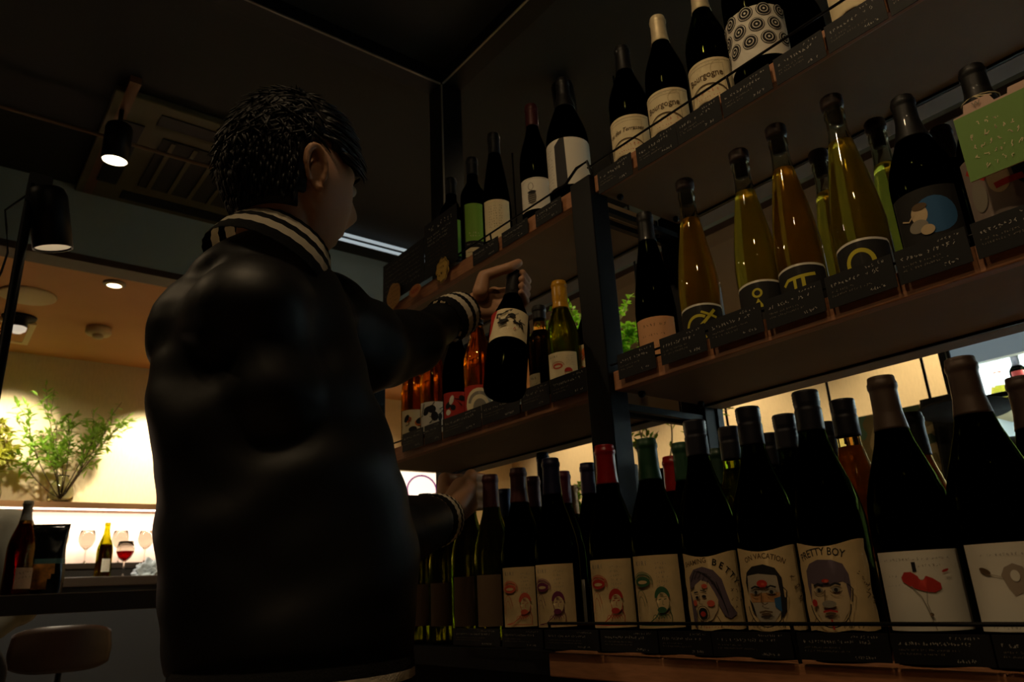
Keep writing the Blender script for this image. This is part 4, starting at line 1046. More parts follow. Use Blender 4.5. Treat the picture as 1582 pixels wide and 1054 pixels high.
# ceiling downlights that wash the wall
def downlight(p, label, power=0, tgt=None, size=1.4, color=WARM2, r=.045):
    t = thing('downlight', label, 'downlight', p); b = bmesh.new(); lathe(b, [(r*.75, -.012), (r, -.004), (r*1.15, 0), (r*1.15, -.006), (r*.75, -.016), (r*.75, -.012)], 28); tr_ = link('trim_ring', b, mat('brushed_ring', '8a7a60', .4, metal=.4), t, True)
    b = bmesh.new(); lathe(b, [(0, -.006), (r*.76, -.006), (r*.76, -.010), (0, -.010)], 24); link('lens', b, M_lensw if power else M_lensdim, tr_)
    if power: spot('downlight_light', Vector(p)+Vector((0, 0, -.03)), tgt or Vector(p)+Vector((0, 0, -1)), power, color, size, .7, .04)
p = atz(177, 438, ZO); downlight(p, 'small bright downlight in the warm bar ceiling', 75, p+Vector((-.55, -.15, -1)), 1.9, (1, .85, .60))
tg1 = atx(12, 705, XW); downlight(Vector((-4.55, tg1.y-.25, ZO)), 'downlight in the bar ceiling beyond the left frame edge', 190, tg1, .82, (1, .88, .64))
tg2 = atx(212, 722, XW); downlight(Vector((-4.75, tg2.y+.12, ZO)), 'downlight in the bar ceiling hidden behind the person', 190, tg2, .82, (1, .88, .64))
downlight(Vector((-4.6, 2.6, ZO)), 'far downlight in the bar ceiling near the corner', 16, Vector((-5.1, 2.6, 1.5)), 1.8)
def disc(name, label, cat, p, prof, m, seg=36):
    t = thing(name, label, cat, p); b = bmesh.new(); lathe(b, prof, seg); link('housing', b, m, t, True); return t
p = atz(43, 456, ZO); disc('ceiling_speaker', 'flat round cream speaker in the bar ceiling', 'speaker', p, [(0, -.012), (.12, -.012), (.128, -.008), (.13, 0), (0, 0)], mat('cream_plastic', 'c8b48a', .6))
p = atz(30, 490, ZO); t = disc('dome_camera', 'small black dome camera on the bar ceiling', 'camera', p, [(0, 0), (.085, 0), (.08, -.012), (.045, -.02), (.045, -.06), (0, -.06)], M_steel)
b = bmesh.new(); lathe(b, [(.044, -.0605), (.040, -.078), (.022, -.092), (0, -.096)], 24); link('dome', b, mat('glowing_dome', 'd8d0c0', .1, emit='fff0d8', es=.5), t, True)  # emission paints a bright glint on the dome, no lamp inside
p = atz(153, 507, ZO); t = disc('smoke_detector', 'cream smoke detector on the warm bar ceiling', 'smoke detector', p, [(0, 0), (.066, 0), (.068, -.03), (.06, -.042), (0, -.042)], mat('cream_plastic', 'c8b48a', .6))
b = bmesh.new(); lathe(b, [(0, -.0425), (.030, -.0425), (.026, -.062), (0, -.066)], 24); link('sensor_cap', b, mat('cream_plastic', 'c8b48a', .6), t, True)
A, B = atz(57, 500, ZO), atz(44, 531, ZO)
t = thing('access_hatch', 'square ceiling hatch with cream frame at the far left', 'hatch', (A.x, A.y, ZO)); b = bmesh.new(); dx = B.x-A.x
box(b, (0, -.5, -.012), (dx, -.47, 0)); box(b, (0, -.03, -.012), (dx, 0, 0)); box(b, (0, -.47, -.012), (dx*.08, -.03, 0)); box(b, (dx*.92, -.47, -.012), (dx, -.03, 0)); link('frame', b, mat('cream_frame', 'd8c49a', .6), t)
link('hatch_panel', newbox((dx*.08, -.47, -.006), (dx*.92, -.03, 0)), M_orange, t)
# ceiling cassette in the dark ceiling
A, B = atz(180, 129, ZC), atz(114, 288, ZC); wcs = abs(A.x-B.x)
t = thing('ceiling_cassette', 'square air conditioning cassette in the dark ceiling at upper left', 'air conditioner', ((A.x+B.x)/2, A.y+wcs/2, ZC))
mcs = mat('dim_olive_panel', '504c34', .7)
b = bmesh.new(); h = wcs/2; box(b, (-h, -h, -.03), (h, h, -.001), 0, .006); link('panel', b, mcs, t)
b = bmesh.new(); box(b, (-h*.5, -h*.5, -.036), (h*.5, h*.5, -.0305)); link('grille', b, mat('dark_olive_grille', '24231a', .8), t)
for i in range(5): link('slat', newbox((-h*.48, -h*.42+i*h*.2, -.041), (h*.48, -h*.38+i*h*.2, -.0362)), mcs, t)
for a_, b_ in (((-h*.6, -h*.86), (h*.6, -h*.68)), ((-h*.6, h*.68), (h*.6, h*.86)), ((-h*.86, -h*.6), (-h*.68, h*.6)), ((h*.68, -h*.6), (h*.86, h*.6))): link('vent', newbox((*a_, -.034), (*b_, -.0302)), M_chalk, t)
b = bmesh.new(); p1, p2 = atz(38, 175, ZC-.09), atz(294, 250, ZC-.09); tube(b, [(p1.x, p1.y-.4, p1.z), (p1.x, p2.y+.6, p1.z)], .008)
tag(link('conduit_pipe', b, mat('brown_pipe', '6a5238', .5)), 'thin brown pipe running below the dark ceiling', 'pipe')
# twin linear lamps
for k, (ya, yb) in enumerate(((367, 394), (375.5, 399))):
    p1, p2 = atz(549, ya, ZC-.03), atz(640, yb, ZC-.03)
    b = newbox((p1.x-.007, p1.y-.2, ZC-.035), (p1.x+.007, p2.y+.7, ZC-.022)); tag(link('linear_lamp', b, mat('cool_tube', 'cfd8dc', .5, emit='c4d4dc', es=.55)), ('upper' if k == 0 else 'lower')+' one of two thin cool white ceiling lines beside the face', 'light line')
# pole with black spotlight
PX = -1.95; Pp = atx(21, 450, PX); pz = atx(48, 285, PX).z
t = thing('lamp_pole', 'slim black pole at the left edge carrying a spotlight', 'pole', (Pp.x, Pp.y, 0)); b = bmesh.new(); lathe(b, [(0, 0), (.011, 0), (.011, pz), (0, pz)], 16); link('pole', b, M_steel, t, True)
b = bmesh.new(); lathe(b, [(0, 0), (.14, 0), (.14, .012), (.02, .02), (0, .02)], 28); link('base', b, M_steel, t, True)
lt, lb_ = atx(72, 292, PX), atx(82, 384, PX-.02); d = lb_-lt
b = bmesh.new(); box(b, (-.01, -.01, pz-.05), (.01, (lt-Pp).y+.01, pz+.03)); link('arm', b, M_steel, t)
s_ = can('pole_spotlight', 'black cylinder spotlight fixed on the pole at left', lt, d, d.length, .044, M_lensdim, 0, stem=(0, -.03, .03))
b = bmesh.new(); q = [Vector((Pp.x, Pp.y, pz-.02)), atx(8, 325, PX), atx(10, 350, PX), atx(12, 390, PX), atx(2, 420, PX), atx(-3, 430, PX)]; tube(b, q, .0025, 6); tag(link('lamp_cable', b, M_steel), 'thin black cable hanging from the pole spotlight', 'cable')

# ------------------------------------------------------------------ ROOM BEYOND THE RACK
for i, (X, pw) in enumerate(((-4.3, 20), (-2.9, 24), (-1.5, 24), (-.2, 14))):
    downlight(Vector((X, YW-.75, ZO)), ['downlight over the far corner of the back wall', 'downlight over the branch vase', 'downlight over the coat rail', 'downlight beside the display cabinet'][i], pw*2.6, Vector((X, YW-.02, 1.15)), 1.9, (1, .76, .46))
# lit picture screen on the far wall
c0, c1 = atx(684, 752, XW+.03), atx(630, 728, XW+.03)
t = thing('lit_sign', 'bright lit panel with pale yellow, teal and magenta shapes on the far wall', 'lit sign', (XW+.001, c0.y, c1.z-.45))
link('sign_case', newbox((0, -1.0, 0), (.02, 0, .45)), M_steel, t); link('lit_face', newbox((.0205, -.98, .02), (.022, -.02, .448)), mat('lit_face', 'fff4e0', .5, emit='fff0d8', es=1.3), t)
b = newbox((.0222, -.62, .02), (.0228, -.58, .44)); link('teal_bar', b, mat('lit_teal', '50b0a0', .5, emit='40a090', es=.5), t)
b = bmesh.new(); tube(b, [(.024, -.2+.14*math.cos(a_*PI/12), .30+.12*math.sin(a_*PI/12)) for a_ in range(25)], .008, 6); link('magenta_ring', b, mat('lit_magenta', 'a050a0', .5, emit='904090', es=.4), t)
# bush on a tall cabinet
Yb = 2.0; Pb_ = aty(905, 560, Yb)
Pb_.z = .95+.335*Yb
t = thing('hanging_shelf', 'thin dark shelf hung on rods behind the rack, carrying the green bush', 'shelf', (Pb_.x, Yb, Pb_.z-.06))
link('shelf_board', newbox((-.3, -.10, -.012), (.40, .12, .009)), mat('dark_cabinet_brown', '221d18', .7), t)
b = bmesh.new()
for x_ in (-.28, .38):
    for y_ in (-.085, .105): tube(b, [(x_, y_, .0095), (x_, y_, ZC-Pb_.z+.058)], .004, 6)
link('rods', b, M_steel, t)
# keep the cabinet behind the counter line
Pb2 = Vector((Pb_.x+.04, Yb, Pb_.z-.0505))
plantthing('potted_bush', 'bright green small leaved bush seen through the middle of the rack', 'plant', Pb2,
  [aty(820, 520, Yb), aty(845, 500, Yb+.05), aty(885, 475, Yb), aty(915, 480, Yb-.08), aty(950, 490, Yb), aty(968, 480, Yb+.05), aty(985, 505, Yb), aty(940, 520, Yb-.12), aty(870, 520, Yb-.1), aty(1000, 530, Yb), aty(960, 530, Yb-.1), aty(815, 540, Yb)],
  21, L=.030, W=.018, nl=46, sub=6, subl=.45, m=M_leafb, ls=.25, vase=(.08, .08, mat('black_planter', '141414', .5), 1))
spot('bush_light', (Pb_.x+.25, Yb-.25, ZC-.2), (Pb_.x+.1, Yb, Pb_.z+.1), 16, (1, .92, .7), .8, .5, .03)
can('track_spotlight', 'black track spotlight above the green bush', (Pb_.x+.25, Yb-.25, ZC-.02), (-.15, .25, -1), .15, .045, M_lens, 0, stem=(0, 0, .02))
# branch vase
Yv = 2.05; Pb3 = aty(1005, 800, Yv)
tb = tag(link('plinth', newbox((Pb3.x-.14, Yv-.12, 0), (Pb3.x+.14, Yv+.12, Pb3.z-.001), .004), mat('dark_cabinet_brown', '221d18', .7)), 'dark plinth behind the counter carrying tall pale branches', 'plinth')
plantthing('branch_vase', 'tall pale branches with few leaves rising behind the green capped bottle', 'plant', Pb3,
  [aty(965, 670, Yv), aty(1000, 640, Yv+.05), aty(1035, 640, Yv), aty(1068, 640, Yv-.05), aty(1110, 630, Yv), aty(985, 650, Yv)],
  24, L=.05, W=.017, nl=5, sub=3, subl=.25, m=M_leaf, wob=.08, ls=.6, tr=.005, vase=(.055, .14, G_clear, 0))
Pb4 = aty(893, 830, Yv); 
tb = tag(link('plinth', newbox((Pb4.x-.1, Yv-.1, 0), (Pb4.x+.1, Yv+.1, Pb4.z-.001), .004), mat('dark_cabinet_brown', '221d18', .7)), 'narrow dark plinth behind the counter under a small plant', 'plinth')
plantthing('small_plant', 'small round pale green plant seen low between bottle necks', 'plant', Pb4, [aty(880, 760, Yv), aty(893, 752, Yv), aty(905, 762, Yv), aty(888, 775, Yv-.05), aty(900, 780, Yv-.05), aty(893, 765, Yv+.05)], 26, L=.03, W=.018, nl=34, sub=5, subl=.4, m=M_leafb, ls=.2, vase=(.05, .06, mat('black_planter', '141414', .5), 1))
# hanging rail with clothes
Yr = 3.0; Pr = aty(1400, 640, Yr); zr_ = Pr.z
t = thing('clothes_rail', 'black clothes rail hung on thin rods before the back wall', 'clothes rail', (Pr.x, Yr, zr_))
xl, xr = aty(1108, 640, Yr).x-Pr.x-.02, .75
b = bmesh.new(); tube(b, [(xl, 0, 0), (xr, 0, 0)], .010); link('bar', b, M_steel, t, True)
for x in (1122, 1286, 1443):
    q = aty(x, 640, Yr).x-Pr.x; b = bmesh.new(); tube(b, [(q, 0, 0), (q, 0, ZO-zr_)], .006); link('rod', b, M_steel, t, True)
def garment(name, label, cat, x0, x1, drop, m, seed, top=.02, Yo=0):
    """cloth folded over the rail"""
    g0, g1 = aty(x0, 650, Yr).x, aty(x1, 640, Yr).x; t = bmesh.new(); nu, nv = 26, 20; G = {}
    for k, side in enumerate((-1, 1)):
        for i in range(nu+1):
            for j in range(nv+1):
                u = i/nu; v = j/nv; z = zr_+top-drop*v; th = .016+.05*min(1, v*2.5)
                fold = .022*math.sin(u*PI*7+seed)*min(1, v*2)+.02*noise.noise(Vector((u*5, v*3, seed)))
                y = Yr+side*th+fold; x = g0+(g1-g0)*u+.02*math.sin(v*3+seed)*(.3 if 0 < i < nu else 1)
                if j == 0: z += .006; y = Yr+side*.008
                G[(k, i, j)] = t.verts.new((x, y+Yo, z))
    for k in (0, 1):
        for i in range(nu):
            for j in range(nv):
                q = [G[(k, i, j)], G[(k, i, j+1)], G[(k, i+1, j+1)], G[(k, i+1, j)]]; t.faces.new(q if k == 0 else q[::-1])
    for i in range(nu):
        for j in (0, nv):
            q = [G[(0, i, j)], G[(0, i+1, j)], G[(1, i+1, j)], G[(1, i, j)]]; t.faces.new(q if j == 0 else q[::-1])
    for j in range(nv):
        for i in (0, nu):
            q = [G[(0, i, j)], G[(1, i, j)], G[(1, i, j+1)], G[(0, i, j+1)]]; t.faces.new(q if i == 0 else q[::-1])
    return tag(link(name, t, m, None, True), label, cat)
def camo():
    m = bpy.data.materials.new('camouflage_cloth'); m.use_nodes = True; nt = m.node_tree; b = nt.nodes['Principled BSDF']; b.inputs['Roughness'].default_value = .9
    n = nt.nodes.new('ShaderNodeTexNoise'); n.inputs['Scale'].default_value = 6; n.inputs['Detail'].default_value = 2
    tc = nt.nodes.new('ShaderNodeTexCoord'); nt.links.new(tc.outputs['Object'], n.inputs['Vector']); r = nt.nodes.new('ShaderNodeValToRGB'); r.color_ramp.interpolation = 'CONSTANT'
    e = r.color_ramp.elements; e[0].position = 0; e[0].color = rgb('5c6e4c')+(1,); e[1].position = .44; e[1].color = rgb('bca878')+(1,)
    x = r.color_ramp.elements.new(.55); x.color = rgb('8a7c50')+(1,); x = r.color_ramp.elements.new(.62); x.color = rgb('66886c')+(1,)
    nt.links.new(n.outputs[0], r.inputs[0]); nt.links.new(r.outputs[0], b.inputs['Base Color']); return m
garment('camouflage_jacket', 'olive camouflage jacket draped over the rail behind the bottles', 'jacket', 1290, 1434, .75, camo(), 1)
garment('dark_coat', 'dark coat folded over the rail right of the camouflage jacket', 'coat', 1436, 1500, .85, mat('dark_olive_cloth', '22221c', .9, nscale=6, namt=.2), 4, .035)
def hat(label, p, rb, rc, hc, tilt):
    t = thing('brimmed_hat', label, 'hat', p); ax = Matrix.Rotation(tilt, 3, 'X')
    b = bmesh.new(); lathe(b, [(0, 0), (rb*.97, -.004), (rb, .004), (rc*1.05, .012), (rc, .02), (rc*.96, hc*.85), (rc*.6, hc), (0, hc*.95)], 36, ax=ax); ft_ = link('felt', b, mat('dark_felt', '2a2824', .95), t, True)
    b = bmesh.new(); lathe(b, [(rc*1.02, .016), (rc*1.03, .02), (rc*1.01, .045), (rc*.99, .045)], 36, ax=ax); link('hat_band', b, M_chalk, ft_, True); return t
hp = aty(1490, 634, Yr-.16); hat('dark wide brimmed hat hung at the rail end, brim showing at right', hp, .150, .060, .055, -.12)
hp = aty(1556, 742, Yr-.30); hat('second dark hat lower right, rounded crown against the lit cabinet', hp, .13, .10, .13, .1)
b = bmesh.new(); q = aty(1530, 640, Yr)
# lit display cabinet
Yc_ = 3.45; X0, X1 = aty(1458, 560, Yc_).x, 1.6; zc0 = aty(1520, 568, Yc_).z
t = thing('display_cabinet', 'tall brightly lit white display cabinet at the right behind the rack', 'display cabinet', (X0, Yc_, 0))
W2 = X1-X0; mw = mat('white_cabinet', 'cfdcdc', .5); ztop = 2.42
link('case_back', newbox((0, .55, 0), (W2, .58, ztop)), mw, t); link('case_side', newbox((0, 0, 0), (.03, .549, ztop)), mw, t); link('case_side', newbox((W2-.03, 0, 0), (W2, .549, ztop)), mw, t)
zval = aty(1540, 553, Yc_).z
link('header', newbox((.031, 0, zval), (W2-.031, .04, ztop)), mat('pale_blue_header', '9fb4c0', .5, emit='a8c0cc', es=.25), t)
link('frame_edge', newbox((-.012, -.012, 0), (.012, -.0005, ztop)), M_steel, t); link('frame_edge', newbox((.022, -.012, 0), (.034, -.0005, ztop)), M_steel, t)
zsh = aty(1560, 612, Yc_).z
link('shelf', newbox((.031, .0, zsh-.02), (W2-.031, .548, zsh)), mat('pale_wood_shelf', 'a08a60', .6), t)
link('base', newbox((.031, 0, 0), (W2-.031, .548, .9)), mw, t)
link('light_tube', newbox((.05, .05, zval+.01), (W2-.05, .08, zval+.03)), mat('cool_tube_bright', 'ffffff', .5, emit='e8f6ff', es=14), t)
area('cabinet_light', (X0+W2/2, Yc_+.12, zval-.005), (X0+W2/2, Yc_+.40, 1.6), 60, (.86, .97, 1), W2-.1, .1)
area('cabinet_light', (X0+W2/2, Yc_+.12, zsh-.03), (X0+W2/2, Yc_+.40, .9), 30, (.86, .97, 1), W2-.1, .1)
for x, lq, lb, cc in ((1499, L_yellow, 'pale yellow bottle at left in the lit cabinet', 'd8e0dc'), (1549, L_yellow, 'clear conical bottle of yellow drink in the lit cabinet', 'c05040')):
    p = aty(x, 608, Yc_+.15); p.z = zsh+EPS; bottle(lb, p, .150 if x > 1500 else .135, .042, 'flute', glassmat('thin_crystal', 'fbfaf6', .01, 1.2), lq, .5, 'foil', cc, .01, None, name='drink_bottle')
p = aty(1580, 600, Yc_+.12); p.z = zsh+EPS; bottle('dark bottle with orange red label in the lit cabinet', p, .19, .032, 'bord', G_black, None, .8, 'foil', '101010', .05, lab_rect(.08, .05, mat('dark_red_paper', '8c2414', .7)).scale(.7), .08, 0)

# ------------------------------------------------------------------ THE PERSON
SK = 1.0
PD = .98                                   # distance of the person's axis along the horizontal view direction
def pj(x, y, off=0): return onp(x, y, PD+off)
ax0 = pj(438, 860); ax0.z = 0
IMR = Vector((.357, .934, 0))              # image right, horizontal
fd = Vector((math.cos(math.radians(99)), math.sin(math.radians(99)), 0)); rd = Vector((fd.y, -fd.x, 0))
H0 = pj(455, 279, -.01)                         # head centre
hfd = Vector((math.cos(math.radians(100)), math.sin(math.radians(100)), -.03)).normalized(); hrd = Vector((hfd.y, -hfd.x, 0)).normalized(); hup = hrd.cross(hfd)
HR = Matrix((hrd, hfd, hup)).transposed()  # local x right, y front, z up
def head_mesh(bm, c, R, s=1.0):
    me = bmesh.new(); bmesh.ops.create_uvsphere(me, u_segments=64, v_segments=48, radius=1)
    def gs(u, v, cu, cv, su, sv): return math.exp(-((u-cu)/su)**2-((v-cv)/sv)**2)
    for vt in me.verts:
        d = vt.co.normalized(); x, y, z = d
        ry = .098 if y < 0 else .086; rx = .075; rz = .118
        p = Vector((x*rx, y*ry, z*rz))
        if z < 0:                           # jaw
            k = min(1, -z*1.15); p.x *= 1-.30*k*k; 
            if y > 0: p.y *= 1+.08*k
            else: p.y *= 1-.62*min(1, -z*1.5); p.x *= 1-.12*k
        if y > 0:
            p.y += .020*gs(x, z, 0, -.20, .17, .20)*y+.010*gs(x, z, 0, -.02, .13, .22)*y    # nose
            p.y += .006*gs(x, z, 0, -.52, .28, .07)+.005*gs(x, z, 0, -.66, .26, .06)         # lips
            p.y -= .004*gs(x, z, 0, -.59, .3, .03)
            p.y += .009*gs(x, z, 0, -.92, .3, .16)                                           # chin
            p.y += .006*gs(abs(x), z, .35, .18, .30, .10)                                    # brow
            p.y -= .010*gs(abs(x), z, .38, .02, .16, .10)                                    # eye sockets
            p.y += .004*gs(abs(x), z, .38, .0, .09, .06)
            p.x *= 1+.05*gs(abs(x), z, .7, -.2, .3, .2)                                      # cheekbone
        vt.co = c+R @ (p*s)
    m2 = bpy.data.meshes.new('h'); me.to_mesh(m2); me.free(); bm.from_mesh(m2); bpy.data.meshes.remove(m2)
def ear(bm, c, R, side, s=1.0):
    q = []
    for i in range(15):
        t = -2.2+4.7*i/14; rr = 1.0
        q.append(c+R @ (Vector((side*(.074+.013*math.cos(t*.5)), -.014-.017*math.sin(t+.3)*-1*-1+.0, -.016+.029*math.cos(t)))*s))
    tube(bm, q, [.0035+.0025*math.sin(PI*i/14) for i in range(15)], 8)
    eggbox(bm, c+R @ (Vector((side*.073, -.008, -.020))*s), R, (.006*s, .013*s, .024*s)); ball(bm, c+R @ (Vector((side*.075, -.002, -.044))*s), .0075*s, 10, 6)
def hand(bm, wrist, G, a, R0=.015, fingers=True, tsgn=1, thumb_up=.03, spread=.0175, offs=0, wrap=1.0):
    """hand holding a round neck: G grip centre on the axis, a axis direction (thumb end), fingers wrap round the far side"""
    w_ = (wrist-G); w_ = (w_-a*w_.dot(a)).normalized(); s = a.cross(w_).normalized()*tsgn
    r = R0+.009
    kn = []
    for i, (h, L, rr) in enumerate(((.030, 1.0, .0092), (.011, 1.06, .0096), (-.008, 1.0, .0092), (-.026, .86, .0080))):
        h += offs
        K = G+w_*(r+.026)+s*(r*.95)+a*h
        P1 = G+s*(r+.006)*1.05-w_*.004*L+a*(h+.002); P2 = G+s*(r*.45)-w_*(r*1.02)+a*(h+.003); T = G-s*(r*.55*wrap)-w_*(r*.88)+a*(h+.004)
        kn.append(K); capsule(bm, K, P1, rr*1.12, rr*1.02, 12); capsule(bm, P1, P2, rr*1.02, rr*.93, 12); capsule(bm, P2, T, rr*.93, rr*.78, 12)
    pc = G+w_*(r+.055)+s*.012+a*(offs+.0)
    for K in kn: capsule(bm, K, wrist+(K-pc)*.28, .0135, .017, 12)
    capsule(bm, pc+s*.004, wrist, .026, .024)
    tb0 = wrist+(G-wrist)*.35-s*.020+a*(.012+offs); tb1 = G+w_*(r+.030)-s*(r+.004)+a*(.028+offs); tb2 = G+w_*.002-s*(r+.001)+a*(.030+thumb_up*.4+offs); tb3 = G-w_*(r*.55)-s*(r*.72)+a*(.030+thumb_up+offs)
    capsule(bm, tb0, tb1, .0165, .0128); capsule(bm, tb1, tb2, .0125, .0112); capsule(bm, tb2, tb3, .0112, .0090)
    return pc
# held bottle
HT = aty(795, 424, .875); HBp = aty(779, 606, .800)
for _ in range(30):   # slide the base along its sight line until the bottle is 0.30 long
    L = (HT-HBp).length; yb = HBp.y-(.300-L)*.6 if L < .3 else HBp.y+(L-.3)*.6; HBp = aty(779, 606, yb)
axh = (HT-HBp).normalized()
qt = axh.to_track_quat('Z', 'Y')
a = lab_rect(.085, .070, M_cream)
a.poly([(-.0425, .07), (-.024, .07), (-.030, .05), (-.036, .02), (-.0425, .01)], M_redink)
rn = random.Random(5)
for i in range(16):
    x, y = rn.uniform(-.022, .030), rn.uniform(.026, .064); a.line([(x, y), (x+rn.uniform(-.012, .012), y+rn.uniform(-.006, .006)), (x+rn.uniform(-.012, .012), y+rn.uniform(-.008, .008))], rn.uniform(.001, .004), M_ink)
a.ell(.006, .050, .006, .005, M_ink); a.ell(-.010, .036, .010, .004, M_ink, rot=20); a.text('. . . A', .006, .016, .008, M_redink)
for v in a.bm.verts: pass
hb = bottle('dark wine bottle held tilted in the raised hand, label with black ink drawing', HBp, .300, .0385, 'burg', G_black, None, .8, 'foil', '0c0b0b', .07, None, tilt=qt)
loc_cam = qt.inverted() @ (CAM-HBp); a.wrap('paper_label', .0385, .098, math.atan2(loc_cam.y, loc_cam.x)-.1, hb)
# joints
LS, RS = ax0+Vector((0, 0, 0)), None
sh = pj(430, 430); shz = 1.385
LSh = pj(500, 505, .12); RSh = pj(388, 488, -.085)
LG = HT-axh*.048; LW = aty(722, 478, LG.y-.062)
LE = aty(594, 548, .585)
g0P, g0H = FRP[0]
RG = g0P+Vector((0, 0, g0H-.030)); RW = aty(690, 800, RG.y-.105)
RE = pj(490, 852, -.015)
bmB = bmesh.new()
head_mesh(bmB, H0, HR); ear(bmB, H0+HR @ Vector((.004, -.004, -.006)), HR, 1, .93); ear(bmB, H0+HR @ Vector((-.004, -.004, -.006)), HR, -1, .93)
nb = pj(416, 430, 0)
capsule(bmB, H0-hup*.045-hfd*.020, nb, .052, .050, 20); capsule(bmB, nb, Vector((ax0.x, ax0.y, 1.15)), .05, .07, 20)
torso = [(1.15, .09, .07), (1.02, .09, .07), (.92, .095, .075)]
for (z, a_, b_) in torso: eggbox(bmB, Vector((ax0.x, ax0.y, z)), Matrix((rd, fd, Vector((0, 0, 1)))).transposed(), (a_, b_, .14))
for S, E_, W_ in ((LSh, LE, LW), (RSh, RE, RW)):
    capsule(bmB, S, E_, .034, .032); capsule(bmB, E_, W_, .032, .026)
hand(bmB, LW, LG, axh, .0155, tsgn=-1, thumb_up=.030)
hand(bmB, RW, RG, Vector((0, 0, 1)), .0165, tsgn=1, thumb_up=.008, offs=.004)
for sd in (-1, 1):
    hp_ = Vector((ax0.x, ax0.y, .88))+rd*.085*sd; kn_ = hp_+fd*(.03 if sd > 0 else .0)+Vector((0, 0, -.42)); an_ = kn_-fd*.02+Vector((0, 0, -.38))
    capsule(bmB, hp_-Vector((0, 0, .14)), kn_, .075, .055); capsule(bmB, kn_, an_, .052, .036)
    capsule(bmB, Vector((an_.x, an_.y, .035)), Vector((an_.x, an_.y, .03))+fd*.14, .032, .026)
bmB = fuse(bmB, .0032, 2)
t = thing('person', 'person with short black hair and black bomber jacket holding up a bottle', 'person', (ax0.x, ax0.y, 0)); PT = Vector((ax0.x, ax0.y, 0))
def pp_(name, bm, m, smooth=True): bm.transform(Matrix.Translation(-PT)); return link(name, bm, m, t, smooth)
pp_('body', bmB, M_skin)
# hair: cap plus tousled locks
bmh = bmesh.new(); me = bmesh.new(); bmesh.ops.create_uvsphere(me, u_segments=48, v_segments=36, radius=1)
kill = []
for vt in me.verts:
    d = vt.co.normalized(); x, y, z = d
    r = Vector((.083, .108 if y < 0 else .094, .134)); p = Vector((x*r.x, y*r.y, z*r.z))
    if z > .2: p.z += .006*noise.noise(d*7)+.004
    if y < 0 and z < -.1: p.y *= 1-.30*min(1, (-z-.1)*1.4); p.x *= .95
    vt.co = p
    lim = .30 if y > .35 else (-.05 if y > .05 else (-.48 if y > -.25 else -.62))
    if y > .05 and abs(x) > .55: lim = .16
    if -.16 < y < .12 and abs(x) > .7 : lim = .22
    if z < lim: kill.append(vt)
bmesh.ops.delete(me, geom=kill, context='VERTS')
bmesh.ops.solidify(me, geom=me.faces[:], thickness=.014)
for v in me.verts: v.co = H0+HR @ v.co
m2 = bpy.data.meshes.new('h'); me.to_mesh(m2); me.free(); bmh.from_mesh(m2); bpy.data.meshes.remove(m2)
rn = random.Random(3)
for i in range(1500):
    th = rn.uniform(0, 2*PI); zz = rn.uniform(.10, 1); 
    x, y = math.sqrt(1-zz*zz)*math.cos(th), math.sqrt(1-zz*zz)*math.sin(th)
    if y > .6 and zz < .45: continue
    if abs(x) > .6 and -.45 < y < .25 and zz < .22: continue
    p = Vector((x*.080, y*(.104 if y < 0 else .092), zz*.124)); n_ = Vector((x/.08, y/.1, zz/.125)).normalized(); p.z += .008*zz
    flow = Vector((.35*rn.uniform(-1, 1), .8 if y > -.1 else rn.uniform(-.8, .3), -.25)); flow = (flow-n_*flow.dot(n_)).normalized()
    L = rn.uniform(.018, .032); lift = rn.uniform(.12, .45)
    q = [p, p+(flow*.8+n_*lift)*L*.5, p+(flow*1.2+n_*lift*.9+Vector((0, 0, -.1)))*L]
    tube(bmh, [H0+HR @ v for v in q], [.0034, .0028, .0006], 5)
for i in range(500):   # short sides and nape
    th = rn.uniform(PI*.95, PI*2.05); zz = rn.uniform(-.5, .2); c_ = math.sqrt(1-zz*zz); x, y = c_*math.cos(th), c_*math.sin(th)
    if y > -.38: continue
    yy = y*.105*(1-.30*min(1, max(0, (-zz-.1)*1.4))); p = Vector((x*.081, yy, zz*.125)); q = [p, p+Vector((x*.004, y*.004, -.008)), p+Vector((0, -.001, -.018))]
    tube(bmh, [H0+HR @ v for v in q], [.003, .0024, .0006], 5)
pp_('hair', bmh, M_hair)
# eyes and brows
for s_ in (-1, 1):
    b = bmesh.new(); ball(b, H0+HR @ Vector((s_*.029, .0755, .002)), .0095, 14, 10); pp_('eye', b, mat('eye_white', 'c8c0b4', .2))
    b = bmesh.new(); tube(b, [H0+HR @ Vector((s_*q, .0845-.25*abs(q-.03), .021-.12*abs(q-.032))) for q in (.014, .024, .034, .044)], [.002, .003, .003, .0015], 6); pp_('eyebrow', b, M_hair)
# jacket
rows = [(388, 350, 474), (402, 326, 496), (430, 292, 524), (470, 268, 543), (520, 246, 558), (570, 227, 572), (620, 219, 590), (680, 222, 612), (760, 230, 630), (860, 231, 646), (940, 235, 650), (1000, 240, 650), (1035, 245, 648)]
bmJ = bmesh.new(); rings = []; SEG = 40
for y, xl_, xr_ in rows:
    A, B = pj(xl_, y), pj(xr_, y); c_ = (A+B)/2; hw = (B-A).length/2*.965; dp = max(.09, min(hw*.80, .148))
    if y < 420: dp = hw*.95
    rings.append([bmJ.verts.new(c_+IMR*hw*math.cos(2*PI*i/SEG)+VN*dp*math.sin(2*PI*i/SEG)) for i in range(SEG)])
for a_, b_ in zip(rings, rings[1:]):
    for i in range(SEG): bmJ.faces.new((a_[i], a_[(i+1) % SEG], b_[(i+1) % SEG], b_[i]))
bmJ.faces.new(rings[0]); bmJ.faces.new(rings[-1][::-1])
def sleeve(P, Rr):
    for (p, q, r0, r1) in zip(P, P[1:], Rr, Rr[1:]): capsule(bmJ, p, q, r0, r1, 18)
LC = LW+(LE-LW).normalized()*.100; RC = RW+(RE-RW).normalized()*.100
